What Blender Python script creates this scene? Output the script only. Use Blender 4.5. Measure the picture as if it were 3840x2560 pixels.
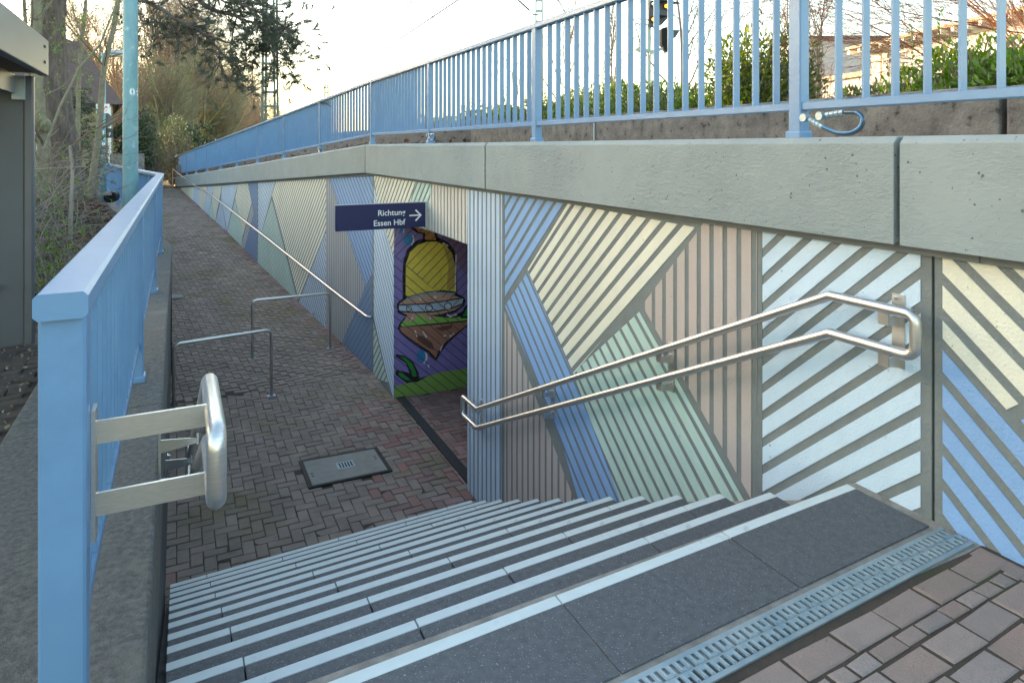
import bpy, bmesh, math, random, json
from mathutils import Vector, Matrix

for o in list(bpy.data.objects):
    bpy.data.objects.remove(o)
SC = bpy.context.scene
COL = SC.collection
rad = math.radians

# ------------------------------------------------------------------ camera
EYE = Vector((0.0, 0.0, 1.42))
YAW = rad(26.116)                       # optical axis, to the right of +Y (the wall runs along +Y)
FW = Vector((math.sin(YAW), math.cos(YAW), 0)); RT = Vector((math.cos(YAW), -math.sin(YAW), 0))
cam = bpy.data.cameras.new('camera'); cam.lens = 24.0; cam.sensor_width = 36.0
cam.shift_y = -(1280 - 552) / 3840.0
cam.clip_start = 0.05; cam.clip_end = 3000
co = bpy.data.objects.new('camera', cam); COL.objects.link(co)
co.location = EYE; co.rotation_euler = (rad(90), 0, -YAW)
SC.camera = co

# ------------------------------------------------------------------ sky and sun
SUN_AZ = -33.0                          # degrees from +Y towards +X (negative: to the left)
SUN_EL = 6.5
w = bpy.data.worlds.new('World'); SC.world = w; w.use_nodes = True
nt = w.node_tree; nt.nodes.clear()
wo = nt.nodes.new('ShaderNodeOutputWorld'); bg = nt.nodes.new('ShaderNodeBackground')
sky = nt.nodes.new('ShaderNodeTexSky'); sky.sky_type = 'NISHITA'; sky.sun_disc = False
sky.sun_elevation = rad(SUN_EL); sky.sun_rotation = rad(SUN_AZ)
sky.air_density = 1.0; sky.dust_density = 1.2; sky.ozone_density = 0.65
bg.inputs['Strength'].default_value = 0.15
nt.links.new(sky.outputs[0], bg.inputs[0]); nt.links.new(bg.outputs[0], wo.inputs[0])
sl = bpy.data.lights.new('sun', 'SUN'); sl.energy = 2.0; sl.angle = rad(0.6); sl.color = (1.0, 0.78, 0.52)
so = bpy.data.objects.new('sun', sl); COL.objects.link(so)
sd = Vector((math.sin(rad(SUN_AZ)) * math.cos(rad(SUN_EL)), math.cos(rad(SUN_AZ)) * math.cos(rad(SUN_EL)), math.sin(rad(SUN_EL))))
so.rotation_euler = sd.to_track_quat('Z', 'Y').to_euler()
SC.view_settings.view_transform = 'Standard'; SC.view_settings.look = 'None'
SC.view_settings.exposure = 2.88; SC.view_settings.gamma = 1.0
SC.cycles.max_bounces = 8; SC.cycles.diffuse_bounces = 4

def at(u, v, depth):
    """world point seen at photo pixel (u, v) at a given distance along the optical axis"""
    return EYE + FW * depth + RT * ((u - 1920) / 2560.0 * depth) + Vector((0, 0, (552 - v) / 2560.0 * depth))

# ------------------------------------------------------------------ mesh helpers
class MB:
    def __init__(s): s.v = []; s.f = []; s.m = []
    def poly(s, pts, m=0):
        n = len(s.v); s.v += [tuple(p) for p in pts]; s.f.append(tuple(range(n, n + len(pts)))); s.m.append(m)
    def prism(s, base, h, m=0):
        """base: list of 3D points (ccw seen from tip of h), h: extrusion vector"""
        n = len(s.v); k = len(base); h = Vector(h)
        s.v += [tuple(p) for p in base] + [tuple(Vector(p) + h) for p in base]
        s.f.append(tuple(range(n + k - 1, n - 1, -1))); s.f.append(tuple(range(n + k, n + 2 * k)))
        for i in range(k):
            j = (i + 1) % k; s.f.append((n + i, n + j, n + k + j, n + k + i))
        s.m += [m] * (k + 2)
    def obox(s, c, ax, ay, az, m=0):
        c = Vector(c); ax = Vector(ax); ay = Vector(ay); az = Vector(az)
        s.prism([c - ax - ay - az, c + ax - ay - az, c + ax + ay - az, c - ax + ay - az], az * 2, m)
    def box(s, x0, x1, y0, y1, z0, z1, m=0):
        s.prism([(x0, y0, z0), (x1, y0, z0), (x1, y1, z0), (x0, y1, z0)], (0, 0, z1 - z0), m)
    def rbox(s, c, ax, ay, az, b, m=0):
        """box with chamfered edges: octagon section in ax/az, extruded along ay"""
        c = Vector(c); ax = Vector(ax); ay = Vector(ay); az = Vector(az)
        lx = ax.length; lz = az.length; ux = ax / lx; uz = az / lz
        p = [(-lx + b, -lz), (lx - b, -lz), (lx, -lz + b), (lx, lz - b), (lx - b, lz), (-lx + b, lz), (-lx, lz - b), (-lx, -lz + b)]
        if ux.cross(uz).dot(ay) < 0: p = p[::-1]
        s.prism([c - ay + ux * a + uz * d for a, d in p], ay * 2, m)
    def tube(s, pts, r, n=8, m=0, cap=True, up=None):
        """round tube along pts, r a number or a list"""
        pts = [Vector(p) for p in pts]; k = len(pts)
        if k < 2: return
        R = r if isinstance(r, (list, tuple)) else [r] * k
        base = len(s.v); t0 = (pts[1] - pts[0]).normalized()
        nrm = Vector((0, 0, 1)).cross(t0)
        if nrm.length < 0.05: nrm = Vector((1, 0, 0)).cross(t0)
        nrm.normalize(); pt = t0
        for i in range(k):
            if i == 0: t = t0
            elif i == k - 1: t = (pts[i] - pts[i - 1]).normalized()
            else: t = ((pts[i] - pts[i - 1]).normalized() + (pts[i + 1] - pts[i]).normalized()); t = t.normalized() if t.length > 1e-6 else pt
            nrm = (nrm - t * nrm.dot(t))
            nrm = nrm.normalized() if nrm.length > 1e-6 else t.orthogonal().normalized()
            b = t.cross(nrm); pt = t
            rr = R[i]
            if 0 < i < k - 1:
                cs = max(0.35, (pts[i + 1] - pts[i]).normalized().dot(t)); 
            for j in range(n):
                a = 2 * math.pi * j / n
                s.v.append(tuple(pts[i] + nrm * (rr * math.cos(a)) + b * (rr * math.sin(a))))
        for i in range(k - 1):
            for j in range(n):
                j2 = (j + 1) % n
                s.f.append((base + i * n + j, base + i * n + j2, base + (i + 1) * n + j2, base + (i + 1) * n + j)); s.m.append(m)
        if cap:
            s.f.append(tuple(base + j for j in range(n - 1, -1, -1))); s.f.append(tuple(base + (k - 1) * n + j for j in range(n))); s.m += [m, m]
    def ball(s, c, r, n=8, k=5, m=0, sc=(1, 1, 1)):
        base = len(s.v)
        for i in range(k + 1):
            th = math.pi * i / k
            for j in range(n):
                a = 2 * math.pi * j / n
                s.v.append((c[0] + r * sc[0] * math.sin(th) * math.cos(a), c[1] + r * sc[1] * math.sin(th) * math.sin(a), c[2] + r * sc[2] * math.cos(th)))
        for i in range(k):
            for j in range(n):
                j2 = (j + 1) % n
                s.f.append((base + i * n + j, base + (i + 1) * n + j, base + (i + 1) * n + j2, base + i * n + j2)); s.m.append(m)
    def build(s, name, mats, parent=None, smooth=False, bevel=0, loc=None):
        me = bpy.data.meshes.new(name)
        off = Vector(loc) if loc is not None else None
        vs = s.v if off is None else [(a - off.x, b - off.y, c - off.z) for a, b, c in s.v]
        me.from_pydata(vs, [], s.f)
        if not isinstance(mats, (list, tuple)): mats = [mats]
        for mm in mats: me.materials.append(mm)
        if len(mats) > 1: me.polygons.foreach_set('material_index', s.m)
        if smooth: me.polygons.foreach_set('use_smooth', [True] * len(me.polygons))
        me.update()
        o = bpy.data.objects.new(name, me); COL.objects.link(o)
        if off is not None: o.location = off
        if parent is not None:
            o.parent = parent
            if off is None: o.matrix_parent_inverse = Matrix.Translation(-parent.location) if parent.type == 'EMPTY' else Matrix.Identity(4)
            else: o.location = off - parent.location
        if bevel:
            b = o.modifiers.new('bevel', 'BEVEL'); b.width = bevel; b.segments = 2; b.limit_method = 'ANGLE'; b.angle_limit = rad(40)
        return o

def tag(o, label=None, cat=None, group=None, kind=None):
    if label: o['label'] = label
    if cat: o['category'] = cat
    if group: o['group'] = group
    if kind: o['kind'] = kind
    return o

def thing(name, loc, label, cat, group=None):
    o = bpy.data.objects.new(name, None); COL.objects.link(o); o.location = loc
    o.empty_display_size = 0.2
    return tag(o, label, cat, group)

def clip(poly, n, c):
    """keep n.p <= c, 2D"""
    out = []
    for i in range(len(poly)):
        a = poly[i]; b = poly[(i + 1) % len(poly)]
        da = a[0] * n[0] + a[1] * n[1] - c; db = b[0] * n[0] + b[1] * n[1] - c
        if da <= 0: out.append(a)
        if (da < 0 < db) or (db < 0 < da):
            t = da / (da - db); out.append((a[0] + (b[0] - a[0]) * t, a[1] + (b[1] - a[1]) * t))
    return out

def area(p): return 0.5 * sum(p[i][0] * p[(i + 1) % len(p)][1] - p[(i + 1) % len(p)][0] * p[i][1] for i in range(len(p)))

def strips(poly, d, pitch, gap, off=0.0):
    """cut a polygon into parallel strips along direction d"""
    n = (-d[1], d[0]); vals = [p[0] * n[0] + p[1] * n[1] for p in poly]
    k0 = math.floor((min(vals) - off) / pitch) - 1; res = []
    while off + k0 * pitch < max(vals):
        a = off + k0 * pitch; b = a + pitch * (1 - gap); k0 += 1
        q = clip(poly, n, b); q = clip(q, (-n[0], -n[1]), -a) if len(q) > 2 else []
        if len(q) > 2 and abs(area(q)) > 2e-4: res.append(q)
    return res

# ------------------------------------------------------------------ materials
def mat(name, col, rough=0.6, metal=0.0, var=0.0, scale=8.0, bump=0.0, bscale=60.0, island=0.0, col2=None, spots=None, spec=0.5, detail=4.0, emit=None, coat=0.0, streak=None):
    """principled with noise colour variation (col..col2), bump, per-island variation and stain spots"""
    m = bpy.data.materials.new(name); m.use_nodes = True
    t = m.node_tree; N = t.nodes; L = t.links
    b = N['Principled BSDF']
    b.inputs['Roughness'].default_value = rough; b.inputs['Metallic'].default_value = metal
    b.inputs['Specular IOR Level'].default_value = spec
    if coat: b.inputs['Coat Weight'].default_value = coat; b.inputs['Coat Roughness'].default_value = 0.15
    c4 = (*col, 1)
    tc = N.new('ShaderNodeTexCoord')
    src = None
    if var or col2:
        nz = N.new('ShaderNodeTexNoise'); nz.inputs['Scale'].default_value = scale; nz.inputs['Detail'].default_value = detail; nz.inputs['Roughness'].default_value = 0.65
        mp = N.new('ShaderNodeMapping'); L.new(tc.outputs['Object'], mp.inputs[0]); L.new(mp.outputs[0], nz.inputs['Vector'])
        if streak: mp.inputs['Scale'].default_value = streak
        mx = N.new('ShaderNodeMix'); mx.data_type = 'RGBA'
        c2 = col2 if col2 else tuple(x * (1 - var) for x in col)
        c1 = col if col2 else tuple(min(1, x * (1 + var * 0.6)) for x in col)
        rp = N.new('ShaderNodeMapRange'); rp.inputs[1].default_value = 0.32; rp.inputs[2].default_value = 0.68
        L.new(nz.outputs[0], rp.inputs[0]); L.new(rp.outputs[0], mx.inputs[0])
        mx.inputs[6].default_value = (*c1, 1); mx.inputs[7].default_value = (*c2, 1)
        src = mx.outputs[2]
    if spots:
        scol, sscale, lo, hi = spots
        nz2 = N.new('ShaderNodeTexNoise'); nz2.inputs['Scale'].default_value = sscale; nz2.inputs['Detail'].default_value = 6
        L.new(tc.outputs['Object'], nz2.inputs['Vector'])
        rp2 = N.new('ShaderNodeMapRange'); rp2.inputs[1].default_value = lo; rp2.inputs[2].default_value = hi
        L.new(nz2.outputs[0], rp2.inputs[0])
        mx2 = N.new('ShaderNodeMix'); mx2.data_type = 'RGBA'; L.new(rp2.outputs[0], mx2.inputs[0])
        if src: L.new(src, mx2.inputs[6])
        else: mx2.inputs[6].default_value = c4
        mx2.inputs[7].default_value = (*scol, 1); src = mx2.outputs[2]
    if island:
        g = N.new('ShaderNodeNewGeometry'); hs = N.new('ShaderNodeHueSaturation')
        r3 = N.new('ShaderNodeMapRange'); r3.inputs[3].default_value = 1 - island; r3.inputs[4].default_value = 1 + island
        L.new(g.outputs['Random Per Island'], r3.inputs[0]); L.new(r3.outputs[0], hs.inputs['Value'])
        r4 = N.new('ShaderNodeMath'); r4.operation = 'MULTIPLY'; r4.inputs[1].default_value = 7.31
        r5 = N.new('ShaderNodeMath'); r5.operation = 'FRACT'; L.new(g.outputs['Random Per Island'], r4.inputs[0]); L.new(r4.outputs[0], r5.inputs[0])
        r6 = N.new('ShaderNodeMapRange'); r6.inputs[3].default_value = 1 - island * 1.3; r6.inputs[4].default_value = 1 + island * 1.3
        L.new(r5.outputs[0], r6.inputs[0]); L.new(r6.outputs[0], hs.inputs['Saturation'])
        if src: L.new(src, hs.inputs['Color'])
        else: hs.inputs['Color'].default_value = c4
        src = hs.outputs[0]
    if src: L.new(src, b.inputs['Base Color'])
    else: b.inputs['Base Color'].default_value = c4
    if bump:
        nb = N.new('ShaderNodeTexNoise'); nb.inputs['Scale'].default_value = bscale; nb.inputs['Detail'].default_value = 5; nb.inputs['Roughness'].default_value = 0.6
        L.new(tc.outputs['Object'], nb.inputs['Vector'])
        bp = N.new('ShaderNodeBump'); bp.inputs['Strength'].default_value = min(1, bump); bp.inputs['Distance'].default_value = 0.01 * max(1, bump)
        L.new(nb.outputs[0], bp.inputs['Height']); L.new(bp.outputs[0], b.inputs['Normal'])
    if emit:
        b.inputs['Emission Color'].default_value = (*emit[0], 1); b.inputs['Emission Strength'].default_value = emit[1]
    return m

def pitted(m, scale, aniso, dist, pit_scale, lo, hi, dark):
    """cast concrete: a rough directional skin with sparse blow holes"""
    t = m.node_tree; N = t.nodes; L = t.links; b = N['Principled BSDF']
    tc = N.new('ShaderNodeTexCoord'); mp = N.new('ShaderNodeMapping'); mp.inputs['Scale'].default_value = aniso; L.new(tc.outputs['Object'], mp.inputs[0])
    n1 = N.new('ShaderNodeTexNoise'); n1.inputs['Scale'].default_value = scale; n1.inputs['Detail'].default_value = 7; n1.inputs['Roughness'].default_value = .68; n1.inputs['Distortion'].default_value = .6; L.new(mp.outputs[0], n1.inputs['Vector'])
    n3 = N.new('ShaderNodeTexNoise'); n3.inputs['Scale'].default_value = 1.7; n3.inputs['Detail'].default_value = 3; L.new(tc.outputs['Object'], n3.inputs['Vector'])
    r3 = N.new('ShaderNodeMapRange'); r3.inputs[1].default_value = .38; r3.inputs[2].default_value = .62; r3.inputs[3].default_value = .15; L.new(n3.outputs[0], r3.inputs[0])
    v = N.new('ShaderNodeTexVoronoi'); v.inputs['Scale'].default_value = pit_scale; L.new(tc.outputs['Object'], v.inputs['Vector'])
    n2 = N.new('ShaderNodeTexNoise'); n2.inputs['Scale'].default_value = pit_scale * .35; L.new(tc.outputs['Object'], n2.inputs['Vector'])
    gate = N.new('ShaderNodeMapRange'); gate.inputs[1].default_value = .50; gate.inputs[2].default_value = .66; gate.inputs[3].default_value = 0.0; gate.inputs[4].default_value = hi; L.new(n2.outputs[0], gate.inputs[0])
    pit = N.new('ShaderNodeMath'); pit.operation = 'LESS_THAN'; L.new(v.outputs['Distance'], pit.inputs[0]); L.new(gate.outputs[0], pit.inputs[1])
    mul = N.new('ShaderNodeMath'); mul.operation = 'MULTIPLY'; L.new(n1.outputs[0], mul.inputs[0]); L.new(r3.outputs[0], mul.inputs[1])
    sub = N.new('ShaderNodeMath'); sub.operation = 'SUBTRACT'; L.new(mul.outputs[0], sub.inputs[0]); L.new(pit.outputs[0], sub.inputs[1])
    bp = N.new('ShaderNodeBump'); bp.inputs['Strength'].default_value = 1.0; bp.inputs['Distance'].default_value = dist; L.new(sub.outputs[0], bp.inputs['Height']); L.new(bp.outputs[0], b.inputs['Normal'])
    lk = b.inputs['Base Color'].links[0].from_socket; mx = N.new('ShaderNodeMix'); mx.data_type = 'RGBA'; L.new(pit.outputs[0], mx.inputs[0]); L.new(lk, mx.inputs[6]); mx.inputs[7].default_value = (*dark, 1); L.new(mx.outputs[2], b.inputs['Base Color'])

def srgb(r, g, b):
    f = lambda x: ((x / 255 + 0.055) / 1.055) ** 2.4 if x > 10 else x / 255 / 12.92
    return (f(r), f(g), f(b))

M = {}
M['blue'] = mat('railing_blue_paint', (0.135, 0.262, 0.44), 0.37, var=0.10, scale=5, bump=0.10, bscale=45, spots=((0.17, 0.30, 0.46), 2.5, 0.55, 0.8))
M['steel'] = mat('brushed_stainless', (0.66, 0.65, 0.63), 0.36, metal=0.95, var=0.12, scale=30, bump=0.05, bscale=300, streak=(1, 1, 14))
M['zinc'] = mat('galvanised_steel', (0.40, 0.47, 0.50), 0.42, metal=0.55, col2=(0.27, 0.36, 0.41), scale=9, bump=0.08, bscale=80)
M['coping'] = mat('painted_rough_concrete', (0.290, 0.335, 0.340), 0.82, col2=(0.255, 0.296, 0.300), scale=2.2, bump=0.8, bscale=85, spots=((0.10, 0.115, 0.115), 60, 0.69, 0.74))
pitted(M['coping'], 42, (1, .55, 1.25), .012, 34, .3, .22, (.12, .135, .135))
M['wallgrey'] = mat('grey_painted_concrete', (0.190, 0.212, 0.212), 0.85, var=0.12, scale=6, bump=0.6, bscale=70)
M['soffit'] = mat('soffit_concrete', (0.19, 0.20, 0.20), 0.85, var=0.1, scale=6)
PC = {'cream': (0.75, 0.74, 0.62), 'blue': (0.24, 0.41, 0.70), 'ice': (0.56, 0.70, 0.83), 'taupe': (0.47, 0.41, 0.385), 'taupeL': (0.62, 0.58, 0.52),
      'mint': (0.48, 0.64, 0.58), 'lilac': (0.46, 0.57, 0.71), 'navy': (0.14, 0.245, 0.45), 'grey': (0.40, 0.41, 0.43)}
for k_, c_ in PC.items():
    M['p_' + k_] = mat('wall_paint_' + k_, c_, 0.62, var=0.08, scale=3, streak=(1, 1, .35), bump=0.5, bscale=80, spots=(tuple(x * 0.45 for x in c_), 38, 0.70, 0.76))
M['rawconc'] = mat('weathered_concrete', (0.26, 0.235, 0.21), 0.9, col2=(0.12, 0.105, 0.095), scale=7, bump=1.2, bscale=50, spots=((0.03, 0.027, 0.025), 14, 0.60, 0.72))
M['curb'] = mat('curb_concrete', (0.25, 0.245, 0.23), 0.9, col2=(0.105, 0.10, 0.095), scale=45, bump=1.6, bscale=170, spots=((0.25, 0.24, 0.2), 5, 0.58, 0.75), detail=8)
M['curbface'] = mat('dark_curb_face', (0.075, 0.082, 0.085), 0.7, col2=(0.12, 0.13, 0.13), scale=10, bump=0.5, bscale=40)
M['granite'] = mat('dark_stair_stone', (0.112, 0.114, 0.122), 0.6, col2=(0.066, 0.068, 0.076), scale=38, bump=0.3, bscale=220, spots=((0.26, 0.27, 0.29), 150, 0.62, 0.68), detail=8)
M['nosing'] = mat('white_nosing', (0.62, 0.66, 0.65), 0.6, var=0.06, scale=12, spots=((0.42, 0.44, 0.42), 18, 0.62, 0.78), bump=0.1, bscale=200)
M['mortar'] = mat('light_mortar', (0.36, 0.325, 0.28), 0.9, col2=(0.22, 0.195, 0.17), scale=14, bump=0.8, bscale=120)
M['brick'] = mat('paving_brick_brown', (0.33, 0.258, 0.215), 0.85, col2=(0.215, 0.172, 0.145), scale=3, bump=0.9, bscale=140, island=0.10, spots=((0.185, 0.155, 0.080), 0.9, 0.54, 0.72))
M['brickred'] = mat('paving_brick_red', (0.31, 0.185, 0.165), 0.85, col2=(0.235, 0.150, 0.135), scale=3, bump=0.9, bscale=140, island=0.18)
M['paver'] = mat('plaza_paver', (0.37, 0.275, 0.24), 0.85, col2=(0.28, 0.225, 0.20), scale=4, bump=0.9, bscale=130, island=0.16, spots=((0.40, 0.36, 0.33), 130, 0.67, 0.73))
M['joint'] = mat('joint_sand', (0.085, 0.062, 0.045), 0.95, col2=(0.060, 0.045, 0.034), scale=12, bump=1.0, bscale=90, spots=((0.055, 0.065, 0.022), 2.0, 0.56, 0.7))
M['soil'] = mat('bank_soil', (0.050, 0.036, 0.026), 0.95, col2=(0.082, 0.060, 0.042), scale=6, bump=1.5, bscale=22)
M['ballast'] = mat('gravel_ground', (0.10, 0.085, 0.07), 0.95, col2=(0.06, 0.05, 0.04), scale=12, bump=1.5, bscale=30)
M['oldpave'] = mat('old_brown_paving', (0.105, 0.080, 0.064), 0.9, col2=(0.062, 0.050, 0.042), scale=9, bump=1.0, bscale=60, island=0.15)
M['grass'] = mat('verge_ground', (0.055, 0.065, 0.025), 0.95, col2=(0.085, 0.070, 0.04), scale=2, bump=1.0, bscale=30)
M['signblue'] = mat('sign_navy', (0.012, 0.017, 0.085), 0.35)
M['white'] = mat('white_lettering', (0.80, 0.82, 0.84), 0.5)
M['aluf'] = mat('sign_grey_frame', (0.42, 0.46, 0.49), 0.45, metal=0.3)
M['black'] = mat('black_gap', (0.008, 0.008, 0.009), 0.9)
M['dark'] = mat('dark_grey_paint', (0.05, 0.055, 0.065), 0.5, var=0.15)
M['iron'] = mat('cast_iron_frame', (0.035, 0.033, 0.03), 0.7, metal=0.3, var=0.3, scale=30)
M['manhole'] = mat('cover_concrete_infill', (0.30, 0.285, 0.26), 0.85, col2=(0.24, 0.23, 0.205), scale=9, bump=0.4, bscale=180, spots=((0.30, 0.30, 0.28), 150, 0.70, 0.74))
M['turq'] = mat('weathered_turquoise_post', (0.125, 0.275, 0.310), 0.55, col2=(0.215, 0.365, 0.395), scale=7, bump=0.3, bscale=60, spots=((0.36, 0.50, 0.52), 9, 0.60, 0.75), streak=(1, 1, 0.35))
M['shelter'] = mat('shelter_grey_metal', (0.098, 0.106, 0.125), 0.40, metal=0.25, var=0.08, scale=3)
M['shelterdark'] = mat('shelter_dark_panel', (0.082, 0.094, 0.116), 0.45, metal=0.2, var=0.08, scale=2)
M['plasticgrey'] = mat('grey_sign_back', (0.16, 0.18, 0.19), 0.5)
M['red'] = mat('red_marking', (0.65, 0.06, 0.04), 0.5)
M['cable'] = mat('blue_cable', (0.03, 0.055, 0.085), 0.35, coat=0.6)
M['cableb'] = mat('blue_cable_core', (0.05, 0.22, 0.45), 0.3, coat=0.8)
M['glass'] = mat('lamp_glass', (0.75, 0.75, 0.70), 0.3)

rng = random.Random(7)
# ------------------------------------------------------------------ frames of the place
XW = 2.593; YC = 9.939                       # wall face and its bend
D2 = Vector((-0.1097, 0.994, 0)).normalized(); N2 = Vector((-D2.y, D2.x, 0))
CP = 10.06
def wallpt(s, z, off=0.0):
    """point on the retaining wall: s along it, off towards the path"""
    if s <= YC: return Vector((XW - off, s, z))
    p = Vector((XW, YC, 0)) + D2 * (s - YC) + N2 * off
    return Vector((p.x, p.y, z))
RAMP = [(-9, -1.985), (5.7, -1.985), (8.9, -1.925), (9.92, -1.905), (11.36, -1.80), (13.6, -1.655), (17.65, -1.372), (21.65, -1.05), (26, -0.79), (28.7, -0.60), (32.3, -0.385), (34, -0.36), (90, -0.36)]
def lerp(tab, x):
    for (a, b), (c, d) in zip(tab, tab[1:]):
        if x <= c: return b + (d - b) * (x - a) / (c - a)
    return tab[-1][1]
rampz = lambda s: lerp(RAMP, s)
copz = lambda s: 0.0 if s < CP else -0.0577 * (s - CP)      # drop of the coping along the ramp
LX = -0.07; LCY = 10.84; DL = Vector((-0.1225, 0.9925, 0)).normalized()
def leftedge(y): return LX if y < LCY else LX + (y - LCY) * DL.x / DL.y
def curbz(y): return 0.10 - 0.0075 * (y - 1.7) if y < LCY else 0.031 - 0.0105 * (y - LCY)
def wallx(y): return XW if y < YC else XW + (y - YC) * D2.x / D2.y

# ------------------------------------------------------------------ ground
def hn(x, y, s=1.0):
    return (math.sin(x * 1.7 * s + 1.3) * math.cos(y * 1.3 * s + 0.4) + 0.5 * math.sin(x * 3.9 * s + y * 2.1 * s) + 0.3 * math.sin(y * 6.1 * s - x * 5.3 * s)) / 1.8
def sm(a, b, x):
    t = max(0, min(1, (x - a) / (b - a))); return t * t * (3 - 2 * t)
def left_z(x, y):
    e = leftedge(y) - (0.65 if y < LCY else .34)
    d = e - x
    base = -0.02 - 0.36 * sm(14, 34, y)
    bump = sm(6.7, 8.6, y) * (0.28 * sm(9.0, 11.0, y) * sm(0.0, .45, d) * (1 - sm(17, 24, y)) + 0.42 * sm(0.05, 1.4, d) + 0.20 * sm(1.5, 5, d)) * (1 - 0.8 * sm(17, 30, y))
    return base + bump + hn(x, y) * 0.07 * sm(6.7, 8, y)
def right_z(x, y):
    e = wallx(y) + 0.35
    top = 1.38 + copz(y)
    full = 1.36 + .22 * sm(9.3, 10.4, y) + .3 * sm(3.9, 4.3, x)
    t = top + (full - top) * sm(0.1, 1.6 + 1.2 * sm(12, 20, y), x - e)
    return t + hn(x, y) * 0.03
g = MB()
def grid(xs_fn, ys, zf, m):
    rows = []
    for y in ys:
        rows.append([(x, y, zf(x, y)) for x in xs_fn(y)])
    n0 = len(g.v); k = len(rows[0])
    for r in rows: g.v.extend(r)
    for i in range(len(rows) - 1):
        for j in range(k - 1):
            g.f.append((n0 + i * k + j, n0 + i * k + j + 1, n0 + (i + 1) * k + j + 1, n0 + (i + 1) * k + j)); g.m.append(m)
def fr(a, b, n): return [a + (b - a) * i / n for i in range(n + 1)]
ly = fr(6.6, 18, 46) + fr(18.5, 36, 24)
grid(lambda y: [-60, -30, -18] + fr(-12, leftedge(y) - (0.66 if y < LCY else .33), 44), ly, left_z, 0)
g.poly([(-60, -20, -0.03), (-0.7, -20, -0.03), (-0.7, 6.6, -0.03), (-60, 6.6, -0.03)], 1)
g.poly([(-0.7, -20, -0.0055), (2.6, -20, -0.0055), (2.6, 1.45, -0.0055), (-0.7, 1.45, -0.0055)], 2)
grid(lambda y: fr(wallx(y) + 0.30, wallx(y) + 4, 16) + [wallx(y) + 8, 20, 60, 140], [-20, -6] + fr(-4, 36, 80), right_z, 3)
grid(lambda y: [-60, -20, -8, -2, -0.9] + fr(-0.7, 3.2, 8) + [5, 8, 20, 60, 140], [36, 40, 50, 70, 110, 200],
     lambda x, y: -0.40 + (1.76 * sm(-0.4, 3.6, x - wallx(36) * 0) if y < 60 else 1.2 * sm(-1, 5, x)), 4)
g.poly([(-900, 200, -0.45), (900, 200, -0.45), (900, 1500, -0.45), (-900, 1500, -0.45)], 4)
g.poly([(-900, -300, -0.45), (-60, -300, -0.45), (-60, 200, -0.45), (-900, 200, -0.45)], 4)
g.poly([(140, -300, -0.45), (900, -300, -0.45), (900, 200, -0.45), (140, 200, -0.45)], 4)
g.poly([(-60, -300, -0.45), (140, -300, -0.45), (140, -20, -0.45), (-60, -20, -0.45)], 4)
ground = tag(g.build('ground', [M['soil'], M['oldpave'], M['joint'], M['ballast'], M['grass']]), kind='structure')

# ------------------------------------------------------------------ paving bricks
def brick(mb, c, ax, ay, hx, hy, top, m=0, b=0.006, th=0.03, tilt=0.004, jit=0.0015):
    ax = Vector(ax); ay = Vector(ay)
    zc = top + rng.uniform(-0.0025, 0.0025); tx = rng.uniform(-tilt, tilt); ty = rng.uniform(-tilt, tilt)
    n = len(mb.v)
    cs = [(-1, -1), (1, -1), (1, 1), (-1, 1)]
    J = [(rng.uniform(-jit, jit), rng.uniform(-jit, jit)) for _ in cs]
    for lvl in range(3):
        for (sx, sy), (jx, jy) in zip(cs, J):
            i = b if lvl == 0 else 0.0
            p = Vector((c[0], c[1], 0)) + ax * (sx * (hx - i) + jx) + ay * (sy * (hy - i) + jy)
            z = zc + sx * tx * hx * 10 + sy * ty * hy * 10 - (0, b * 0.6, th)[lvl]
            mb.v.append((p.x, p.y, z))
    mb.f.append((n, n + 1, n + 2, n + 3)); mb.m.append(m)
    for l in range(2):
        for i in range(4):
            j = (i + 1) % 4
            mb.f.append((n + 4 * l + 4 + i, n + 4 * l + 4 + j, n + 4 * l + j, n + 4 * l + i)); mb.m.append(m)

def herring(mb, a0, a1, s0, s1, fn, ok, mfn):
    P = 0.1
    for i in range(int(a0 / P) - 1, int(a1 / P) + 2):
        for j in range(int(s0 / P) - 1, int(s1 / P) + 2):
            k = (i - j) % 4
            if k == 0: ca, cs, ha, hs = (i + 1) * P, (j + 0.5) * P, 0.0965, 0.0465
            elif k == 3: ca, cs, ha, hs = (i + 0.5) * P, (j + 1) * P, 0.0465, 0.0965
            else: continue
            if not (a0 <= ca <= a1 and s0 <= cs <= s1): continue
            p, ax, ay, z = fn(ca, cs)
            if ok(p, ca, cs): brick(mb, p, ax, ay, ha, hs, z, mfn(p, ca, cs))
MH = [(1.207, 7.542), (1.206, 6.982), (1.971, 6.98), (1.971, 7.515)]
pav = MB()
def okL(p, a, s):
    if p.y < 5.60 + 0.055 * p.x: return False
    if 1.19 < p.x < 1.99 and 6.97 < p.y < 7.54: return False
    return p.y < YC + 0.07
def mL(p, a, s):
    q = 0.5 if (p.x > 2.05 and p.y < 9) else 0.25 if (p.x > 1.7 and p.y < 9) else 0.05 if p.y < 6.4 else 0.004
    if (abs(p.x - 1.13) < 0.14 and abs(p.y - 9.69) < 0.14) or (abs(p.x + 0.0) < 0.2 and abs(p.y - 9.5) < 0.16): q = 0.9
    return 1 if rng.random() < q else 0
herring(pav, -0.10, 2.85, 5.4, 10.0, lambda a, s: (Vector((XW - a, s, 0)), (1, 0, 0), (0, 1, 0), rampz(s)), okL, mL)
herring(pav, -0.06, 2.90, 9.9, 33.5, lambda a, s: (wallpt(s, 0, a), tuple(-N2), tuple(D2), rampz(s)), lambda p, a, s: p.y > YC - 0.05, lambda p, a, s: 1 if (a < 0.16 and rng.random() < 0.5) else 0)
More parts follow.
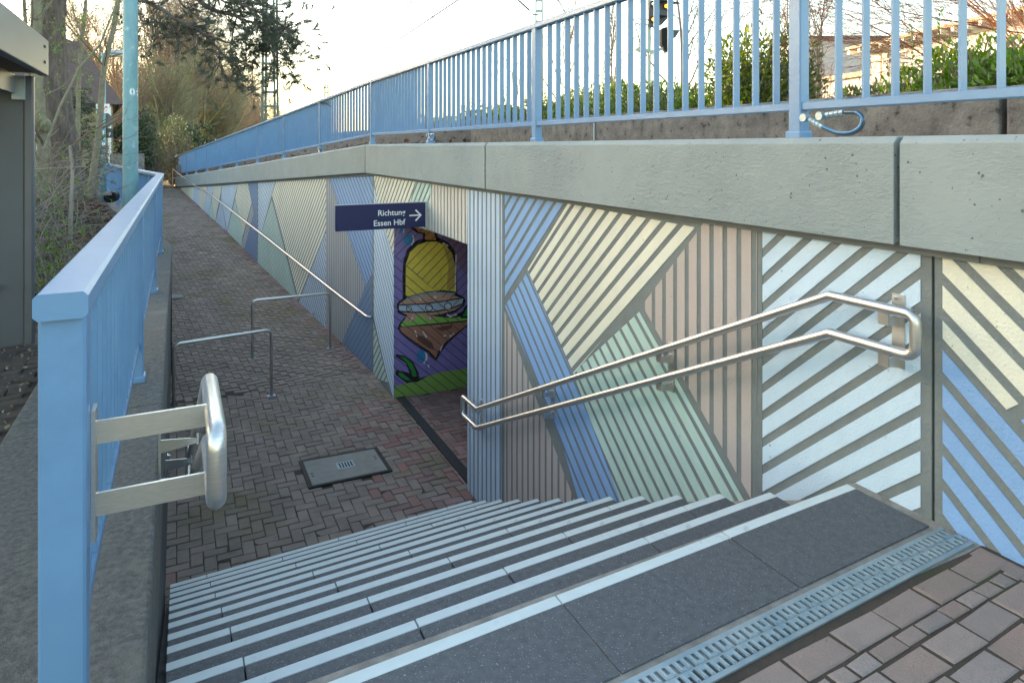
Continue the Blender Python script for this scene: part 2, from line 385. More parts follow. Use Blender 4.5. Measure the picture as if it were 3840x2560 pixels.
herring(pav, -8.3, -0.06, 6.25, 8.88, lambda a, s: (Vector((XW - a, s, 0)), (1, 0, 0), (0, 1, 0), rampz(s) + .001), lambda p, a, s: True, lambda p, a, s: 1)
tag(pav.build('landing_and_ramp_paving', [M['brick'], M['brickred']]), kind='structure')
pb = MB()
ss = [5.2, 8.9, 9.92, 11.36, 13.6, 17.65, 21.65, 26, 28.7, 32.3, 34, 37]
for s0, s1 in zip(ss, ss[1:]):
    if s1 <= 9.93: 
        pb.poly([(XW + 0.1, s0, rampz(s0) - .012), (XW + 0.1, s1, rampz(s1) - .012), (LX - .2, s1, rampz(s1) - .012), (LX - .2, s0, rampz(s0) - .012)][::-1])
    else:
        a, b, c, d = wallpt(max(s0, YC + .001), rampz(s0) - .012, -.1), wallpt(s1, rampz(s1) - .012, -.1), wallpt(s1, rampz(s1) - .012, 3.2), wallpt(max(s0, YC + .001), rampz(s0) - .0125, 3.2)
        pb.poly([a, d, c, b][::-1])
pb.poly([(XW + .1, 6.2, rampz(6.2) - .01), (XW + 9, 6.2, rampz(6.2) - .01), (XW + 9, 9, rampz(9) - .01), (XW + .1, 9, rampz(9) - .01)])
tag(pb.build('ramp_bed', M['joint']), kind='structure')

# plaza pavers in front of the drain
pz = MB(); A3 = math.atan(0.0585); ux = Vector((math.cos(A3), math.sin(A3), 0)); uy = Vector((-math.sin(A3), math.cos(A3), 0))
O = Vector((1.342, 1.388, 0)); yy = -0.018
for r, hgt in enumerate([0.1, 0.056, 0.1, 0.1, 0.1, 0.1, 0.1, 0.1, 0.1, 0.1, 0.1, 0.1]):
    wd = 0.1 if r == 1 else 0.2
    x = -1.7 + (0.1 if r % 2 else 0.02) + 0.03 * r
    while x < 1.3:
        ww = wd * (rng.choice([0.8, 1, 1, 1.25]) if r == 1 else rng.choice([.92, 1, 1, 1.06]))
        c = O + ux * (x + ww / 2) + uy * (yy - hgt / 2)
        if LX < c.x < XW - 0.02:
            brick(pz, c, ux, uy, ww / 2 - 0.0045, hgt / 2 - 0.0045, -0.001, 0, b=0.006, tilt=0.002, jit=0.0035)
        x += ww
    yy -= hgt
x = 0
for i in range(9):                                           # course along the wall
    c = Vector((XW - 0.06, 1.36 - i * 0.2, 0)); brick(pz, c, (1, 0, 0), (0, 1, 0), 0.042, 0.095, -0.001, 0, b=0.009, jit=0.003)
tag(pz.build('plaza_paving', M['paver']), kind='structure')
po = MB()
for i in range(11):
    for j in range(52):
        c = Vector((-0.80 - i * 0.2 - (0.1 if j % 2 else 0), 1.5 + j * 0.1, 0))
        brick(po, c, (1, 0, 0), (0, 1, 0), 0.096, 0.046, -0.012 + 0.01 * hn(c.x * 2, c.y * 2), 0, b=0.01, tilt=0.01, jit=0.004)
tag(po.build('side_paving', M['oldpave']), kind='structure')

# ------------------------------------------------------------------ staircase
YN = lambda i: 1.822 + 0.3205 * (i - 1)
sk = 0.055
stairs = thing('staircase', (1.2, 3.7, -1.98), 'dark stone staircase with white step edges running down to the underpass', 'staircase')
for i in range(1, 14):
    z = -0.152 * (i - 1)
    xl = -0.032 - 0.0012 * i; xr = 2.536 if i == 1 else 2.425
    cuts = [1.077, 1.807] if i == 1 else ([0.2, 1.2, 2.18] if i % 2 else [0.71, 1.686])
    xs = [xl] + [c for c in cuts if xl + .1 < c < xr - .1] + [xr]
    st = MB(); ns = MB()
    for a, b in zip(xs, xs[1:]):
        a2 = a + (0.0025 if a != xl else 0); b2 = b - (0.0025 if b != xr else 0)
        yb = (lambda x: 1.528 + 0.0585 * (x - 1.09)) if i == 1 else (lambda x: YN(i - 1) + sk * x - 0.03)
        yf = lambda x: YN(i) + sk * x
        dz = rng.uniform(-0.0015, 0.0015)
        st.prism([(a2, yb(a2), z - 0.30), (b2, yb(b2), z - 0.30), (b2, yf(b2) - .040, z - 0.30), (a2, yf(a2) - .040, z - 0.30)], (0, 0, 0.30 + dz))
        st.prism([(a2, yf(a2) - .040, z - 0.30), (b2, yf(b2) - .040, z - 0.30), (b2, yf(b2), z - 0.30), (a2, yf(a2), z - 0.30)], (0, 0, 0.27 + dz))
        ns.prism([(a2, yf(a2) - .0405, z - 0.030 + dz), (b2, yf(b2) - .0405, z - 0.030 + dz), (b2, yf(b2) + .002, z - 0.030 + dz), (a2, yf(a2) + .002, z - 0.030 + dz)], (0, 0, 0.031))
    so_ = st.build('step', M['granite'], stairs, bevel=0.0025, loc=(1.2, YN(i), z))
    no_ = ns.build('nosing_strip', M['nosing'], None, bevel=0.002, loc=(1.2, YN(i), z)); no_.parent = so_; no_.location = (0, 0, 0)
mo = MB()
mo.poly([(LX, 1.300, -0.006), (XW, 1.456, -0.006), (XW, 1.97, -0.006), (LX, 1.86, -0.006)])
for i in range(1, 13):                                        # sloping side gutters beside the steps
    z0 = -0.152 * (i - 1) - 0.075; z1 = z0 - 0.152
    mo.poly([(2.40, YN(i) + .13, z0), (XW + .01, YN(i) + .14, z0), (XW + .01, YN(i + 1) + .14, z1), (2.40, YN(i + 1) + .13, z1)])
mo.build('mortar_bed', M['mortar'], stairs)
lg = MB()
for i in range(0, 13):
    z0 = -0.152 * (i - 1) - 0.20; z1 = z0 - 0.152
    lg.poly([(LX - .02, YN(i), z0), (-0.01, YN(i), z0), (-0.01, YN(i + 1), z1), (LX - .02, YN(i + 1), z1)])
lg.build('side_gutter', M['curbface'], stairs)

# ------------------------------------------------------------------ drains and cover
dr = thing('drain_grate', (1.25, 1.46, 0), 'galvanised slotted drain grate along the head of the stairs', 'drain grate')
gm = MB(); gc = MB()
far0 = Vector((1.044, 1.500, 0)); L0, L1 = -1.11, 1.522; wdt = 0.118
def gp(a, b, z): p = far0 + ux * a - uy * b; return Vector((p.x, p.y, z))
def gbar(a0, a1, b0, b1, z0=-0.012, z1=0.0): gm.prism([gp(a0, b1, z0), gp(a1, b1, z0), gp(a1, b0, z0), gp(a0, b0, z0)], (0, 0, z1 - z0))
gbar(L0, L1, 0, 0.016); gbar(L0, L1, wdt - 0.016, wdt); gbar(L0, L1, 0.056, 0.062)
a = L0; pt = 0.0268; n = 0
while a < L1 - pt:
    for row in (0, 1):
        sh = pt / 2 * row
        b0, b1 = (0.016, 0.056) if row == 0 else (0.062, wdt - 0.016)
        gbar(a + sh, a + sh + pt * 0.56, b0 + .0002, b1 - .0002, -0.012, 0.0012)
        long = (n + row) % 2
        if not long: gbar(a + sh + pt * 0.56 + .0001, a + sh + pt - .0001, b1 - 0.014 if row == 0 else b0 + .0002, b1 - .0002 if row == 0 else b0 + 0.014, -0.012, 0.0007)
        gm.tube([gp(a + sh + pt * .3, b0 + .004, 0.0012), gp(a + sh + pt * .3, b1 - .004, 0.0012)], 0.0028, 5)
    a += pt; n += 1
gm.build('grate', M['zinc'], dr)
gc.prism([gp(L0, wdt, -0.10), gp(L1, wdt, -0.10), gp(L1, 0, -0.10), gp(L0, 0, -0.10)], (0, 0, 0.086)); gc.build('channel', M['black'], dr)

cd = thing('channel_drain', (2.68, 7.5, -1.94), 'narrow dark channel drain across the underpass mouth', 'drain')
def cbar(mb, x0, x1, y0, y1, h0, h1):
    mb.prism([(x0, y0, rampz(y0) + h0), (x1, y0, rampz(y0) + h0), (x1, y1, rampz(y1) + h0), (x0, y1, rampz(y1) + h0)], (0, 0, h1 - h0))
c1 = MB(); cbar(c1, 2.622, 2.738, 6.30, 8.86, -.04, .008); c1.build('channel', M['iron'], cd)
c2 = MB()
for i in range(100): cbar(c2, 2.632, 2.728, 6.33 + i * 0.025, 6.345 + i * 0.025, .0081, .0115)
for i in range(6): cbar(c2, 2.632 + i * .0185, 2.636 + i * .0185, 6.31, 8.85, .0112, .015)
c2.build('grate', M['dark'], cd)

mh = thing('manhole_cover', (1.59, 7.26, -1.96), 'rectangular concrete filled access cover with five slots set in the brick landing', 'access cover')
zc = lambda y: rampz(y) + 0.008
f1 = MB(); f1.prism([(1.165, 6.945, -2.0), (2.015, 6.94, -2.0), (2.015, 7.56, -2.0), (1.165, 7.585, -2.0)], (0, 0, 0.056)); f1.build('frame', M['iron'], mh)
f2 = MB(); f2.prism([(1.207, 6.975, -1.99), (1.971, 6.972, -1.99), (1.971, 7.515, -1.99), (1.207, 7.542, -1.99)], (0, 0, 0.050)); f2.build('cover', M['manhole'], mh, bevel=0.004)
for i in range(5):
    f3 = MB(); f3.box(1.535 + i * 0.03, 1.548 + i * 0.03, 7.215, 7.33, -1.98, -1.9380); f3.build('slot', M['black'], mh)
for x, y in ((1.245, 7.16), (1.245, 7.22), (1.925, 7.27), (1.925, 7.32)):
    f3 = MB(); f3.ball((x, y, -1.940), 0.014, 8, 4, sc=(1, .8, .12)); f3.build('key_hole', M['black'], mh)
pass
f4 = MB(); f4.prism([(1.51, 7.195, -1.98), (1.69, 7.195, -1.98), (1.69, 7.35, -1.98), (1.51, 7.35, -1.98)], (0, 0, 0.0409)); f4.build('slot_plate', M['zinc'], mh)
sc_ = thing('small_cover', (0.25, 14.3, rampz(14.3)), 'small square metal cover set in the ramp paving beside the left railing', 'access cover')
q = MB(); q.obox(wallpt(15.3, rampz(15.3) + .004, 2.13), -N2 * .2, D2 * .17, (0, 0.0, .012)); q.build('cover', M['manhole'], sc_)

# ------------------------------------------------------------------ retaining wall with painted ribs
wall = thing('retaining_wall', (XW, 5, -1.98), 'long concrete retaining wall painted in ribbed stripes of cream, blue, mint and grey', 'retaining wall')
wb = MB()
def wprism(mb, s0, s1, z0, z1, th=0.34, z1b=None, z0b=None):
    a, b = wallpt(s0, 0, 0), wallpt(s1, 0, 0); a2, b2 = wallpt(s0, 0, -th), wallpt(s1, 0, -th)
    zb = z1 if z1b is None else z1b; z0b = z0 if z0b is None else z0b
    n = len(mb.v)
    mb.v += [(a.x, a.y, z0), (b.x, b.y, z0b), (b2.x, b2.y, z0b), (a2.x, a2.y, z0), (a.x, a.y, z1), (b.x, b.y, zb), (b2.x, b2.y, zb), (a2.x, a2.y, z1)]
    for f in ((0, 1, 2, 3), (4, 7, 6, 5), (0, 4, 5, 1), (1, 5, 6, 2), (2, 6, 7, 3), (3, 7, 4, 0)): mb.f.append(tuple(n + i for i in f)); mb.m.append(0)
wprism(wb, -6, 1.628, -2.3, 1.045); wprism(wb, 1.640, 6.29, -2.3, 1.045)
wprism(wb, 6.29, 8.868, 0.46, 1.045); wprism(wb, 8.868, YC, -2.3, 1.045)
wprism(wb, YC + .0001, 17.66, -2.2, 1.045, z1b=1.045 + copz(17.66)); wprism(wb, 17.672, 33.6, -2.0, 1.045 + copz(17.67), z1b=1.045 + copz(33.6), z0b=-1)
wb.build('wall_body', M['wallgrey'], wall)
jb = MB(); jb.box(XW + .02, XW + .2, 1.61, 1.66, -.3, 1.04); jb.box(XW + .02, XW + .2, 17.6, 17.7, -2, .5); jb.build('joint_filler', M['black'], wall)
bead = MB()
for s, z0, z1 in ((5.455, -2.0, 1.0), (2.493, -0.5, 1.0)): bead.prism([wallpt(s - .02, z0, -.01), wallpt(s + .02, z0, -.01), wallpt(s + .012, z0, .004), wallpt(s - .012, z0, .004)][::-1], (0, 0, z1 - z0))
bead.build('wall_bead', M['wallgrey'], wall)
PANELS = json.loads('''[["R1","cream",[[1.596,1.003],[0.8,1.003],[1.375,0.508],[1.596,0.7]],[0.7512,0.66],0.36,0.358],
["R2","blue",[[1.596,0.655],[0.8,-0.045],[1.596,-0.045]],[0.7512,0.66],0.36,0.878],
["L","ice",[[2.478,1.003],[1.682,1.003],[1.682,-0.02],[2.478,-0.5]],[0.7512,-0.66],0.36,-2.072],
["taupe","taupe",[[2.958,0.94],[2.9,1.003],[2.514,1.003],[2.52,-0.375],[3.449,0.44]],[0,1],0.34,2.982],
["cream","cream",[[4.346,1.003],[2.958,0.973],[4.26,-0.225],[4.993,0.412]],[0.7512,-0.66],0.35,-3.611],
["bluetri","blue",[[5.426,1.001],[4.38,1.003],[5.423,0.074]],[0.7512,-0.66],0.34,-4.237],
["blueband","blue",[[5.423,0.023],[4.993,0.394],[4.291,-0.229],[3.678,-0.886],[3.484,-1.14],[3.889,-1.359],[4.188,-1.123],[4.481,-0.735]],[0.7512,0.66],0.3,3.794],
["taupe2","taupe",[[5.432,-0.025],[4.975,-0.484],[4.247,-1.151],[3.889,-1.359],[5.435,-2.191]],[0,1],0.3,5.432],
["mint","mint",[[4.271,-0.223],[3.479,0.392],[2.515,-0.455],[2.515,-0.62],[3.469,-1.132],[3.678,-0.886]],[0.7512,0.66],0.33,3.064],
["pillar","lilac",[[6.28,0.998],[5.482,0.997],[5.506,-1.19],[5.495,-1.965],[6.29,-2.218],[6.286,-0.532]],[0,1],0.3,6.292],
["lintelT","taupeL",[[7.349,1.0],[6.28,0.998],[6.301,0.454],[7.474,0.477],[7.474,0.664]],[0,1],0.32,7.37],
["lintelM","mint",[[7.926,1.001],[7.365,0.999],[7.499,0.494],[8.125,0.428],[8.141,0.73]],[0.7512,-0.66],0.33,6.755],
["lintelC","cream",[[9.892,1.001],[7.931,1.002],[8.154,0.729],[8.848,0.352],[8.868,-0.038],[9.71,0.615]],[0.7512,-0.66],0.33,7.191],
["lpillar","ice",[[9.892,0.841],[9.702,0.616],[8.868,-0.076],[8.868,-1.934],[9.218,-1.7],[9.889,-1.083]],[0.7512,0.66],0.3,7.03],
["lpmint","mint",[[9.912,-1.168],[9.269,-1.715],[9.133,-1.798],[9.912,-1.958]],[0.7512,-0.66],0.33,-5.497],
["L1","blue",[[12.02,0.885],[9.96,1.003],[9.96,-0.43],[10.256,-0.687]],[0.7512,0.66],0.32,5.686],
["L2","navy",[[10.014,-0.464],[9.986,-1.96],[11.43,-1.86]],[0.7512,-0.66],0.34,6.761],
["L3","grey",[[12.187,0.885],[12.06,0.885],[10.27,-0.7],[11.4,-1.86],[12.2,-1.84]],[0,1],0.34,12.206],
["L4","cream",[[15.829,0.659],[12.214,0.874],[12.214,-0.043],[13.97,-1.59],[16.173,0.343]],[0.7512,-0.66],0.34,10.647],
["L5","lilac",[[12.214,-0.055],[12.226,-1.87],[13.9,-1.76],[13.92,-1.6]],[0.7512,0.66],0.33,6.178],
["L6","mint",[[16.205,0.234],[13.9,-1.79],[15.9,-1.62],[17.62,-1.45],[17.606,-0.937]],[0.7512,0.66],0.33,11.843],
["L7","ice",[[17.583,0.556],[15.872,0.654],[17.568,-0.891]],[0.7512,-0.66],0.32,12.227],
["L8","navy",[[18.762,0.49],[17.658,0.553],[17.658,-0.472]],[0.7512,0.66],0.33,11.95],
["L9","navy",[[18.038,-0.222],[17.668,-0.521],[17.668,-1.47],[19.38,-1.36]],[0.7512,-0.66],0.34,11.739],
["L10","cream",[[20.093,0.408],[18.779,0.486],[18.314,0.028],[19.389,-0.89],[20.428,-0.022]],[0.7512,-0.66],0.33,14.421],
["L11","grey",[[18.274,0.014],[18.062,-0.224],[19.257,-1.269],[19.586,-1.22]],[0.7512,-0.66],0.33,12.571],
["L12","mint",[[20.477,-0.044],[19.407,-0.892],[19.62,-1.28],[21.66,-1.09]],[0.7512,0.66],0.33,13.757],
["L13","ice",[[22.5,0.246],[20.112,0.403],[21.659,-1.016],[22.652,-0.124]],[0.7512,-0.66],0.33,15.391],
["L14","lilac",[[22.676,-0.167],[21.7,-1.08],[23.7,-1.0]],[0.7512,0.66],0.33,15.841],
["L15","cream",[[24.016,0.158],[22.535,0.251],[23.719,-0.937],[24.415,-0.345]],[0.7512,-0.66],0.33,17.119],
["L16","mint",[[24.442,-0.37],[23.719,-0.937],[24.994,-0.856]],[0.7512,0.66],0.33,15.804],
["L17","ice",[[25.207,0.086],[24.043,0.157],[24.994,-0.849],[26.018,-0.787]],[0.7512,-0.66],0.36,18.373],
["L18","taupeL",[[27.123,-0.012],[25.279,0.083],[26.049,-0.785],[27.455,-0.673]],[0.7512,-0.66],0.0,20.238],
["L19","lilac",[[28.408,-0.086],[27.123,-0.012],[27.455,-0.673],[28.679,-0.605]],[0.7512,-0.66],0.0,25.348],
["L20","cream",[[32.234,-0.293],[28.408,-0.086],[28.679,-0.605],[32.348,-0.385]],[0.7512,-0.66],0.0,28.578],
["R3","blue",[[1.33,0.487],[0.73,1.003],[-4,1.003],[-4,-0.045],[0.74,-0.045]],[0.7512,-0.66],0.36,0.0]]''')
PLAB = {'cream': 'cream striped panel', 'blue': 'sky blue striped panel', 'ice': 'pale ice blue striped panel', 'taupe': 'pinkish grey striped panel', 'taupeL': 'pale beige striped panel', 'mint': 'mint green striped panel', 'lilac': 'lilac grey striped panel', 'navy': 'deep blue striped panel', 'grey': 'light grey striped panel'}
for name, colr, poly, d, gap, off in PANELS:
    mb = MB(); nrm = (-d[1], d[0])
    st = strips(poly, d, 0.1, gap, off) if gap > 0.01 else [poly]
    for q in st:
        if area(q) > 0: q = q[::-1]
        # wobble the painted edges a little
        fr_ = [wallpt(s, z, (0.0035 if s < YC + .01 else 0.0014) + rng.uniform(0, .0004)) for s, z in q]; bk = [wallpt(s, z, -0.002) for s, z in q]
        n = len(mb.v); k = len(q); mb.v += [tuple(p) for p in fr_ + bk]
        mb.f.append(tuple(range(n, n + k))); mb.m.append(0)
        for i in range(k):
            j = (i + 1) % k; mb.f.append((n + i, n + k + i, n + k + j, n + j)); mb.m.append(0)
    tag(mb.build('painted_panel', M['p_' + colr], wall), PLAB[colr])
# coping blocks
def cop(s0, s1):
    mb = MB(); prof = [(-0.36, 1.045), (0.055, 1.045), (0.055, 1.052), (0.09, 1.040), (0.09, 1.435), (0.064, 1.462), (-0.36, 1.47)]
    sl_ = [s0 + 0.012, s1 - 0.012]
    if s0 < CP < s1: sl_ = [s0 + .012, CP, s1 - .012]
    rings = []
    for s in sl_:
        r = []
        for o_, z_ in prof:
            if s <= CP: p = Vector((XW - o_, s, z_))
            else:
                p = Vector((XW - 0.004, CP, 0)) + D2 * (s - CP) + N2 * o_; p = Vector((p.x, p.y, z_ + copz(s)))
            r.append(p)
        rings.append(r)
    n = len(prof); b0 = len(mb.v)
    for r in rings: mb.v += [tuple(p) for p in r]
    for i in range(len(rings) - 1):
        for j in range(n):
            j2 = (j + 1) % n; mb.f.append((b0 + i * n + j, b0 + i * n + j2, b0 + (i + 1) * n + j2, b0 + (i + 1) * n + j)); mb.m.append(0)
    mb.f.append(tuple(b0 + j for j in range(n - 1, -1, -1))); mb.f.append(tuple(b0 + (len(rings) - 1) * n + j for j in range(n))); mb.m += [0, 0]
    return mb.build('coping_block', M['coping'], wall, bevel=0.012)
for s0, s1 in ((-6, 1.72), (1.72, 5.66), (5.66, CP), (CP, 18.05), (18.05, 26.4), (26.4, 33.7)): cop(s0, s1)
sf = MB()
for s0, s1 in ((-6, 1.45), (1.455, 5.50), (5.505, YC)): sf.prism([wallpt(s0, 1.005, 0.0), wallpt(s1, 1.005, 0.0), wallpt(s1, 1.005, .022), wallpt(s0, 1.005, .022)][::-1], (0, 0, 0.045))
for s0, s1 in ((YC + .01, 17.9), (17.905, 33.5)):
    n = len(sf.v)
    for s in (s0, s1):
        for o_, z_ in ((0, 1.0), (.022, 1.0), (.022, 1.045), (0, 1.045)): sf.v.append(tuple(wallpt(s, z_ + copz(s), o_)))
    for f in ((0, 1, 5, 4), (1, 2, 6, 5), (2, 3, 7, 6), (3, 0, 4, 7), (3, 2, 1, 0), (4, 5, 6, 7)): sf.f.append(tuple(n + i for i in f)); sf.m.append(0)
sf.build('drip_strip', M['soffit'], wall)

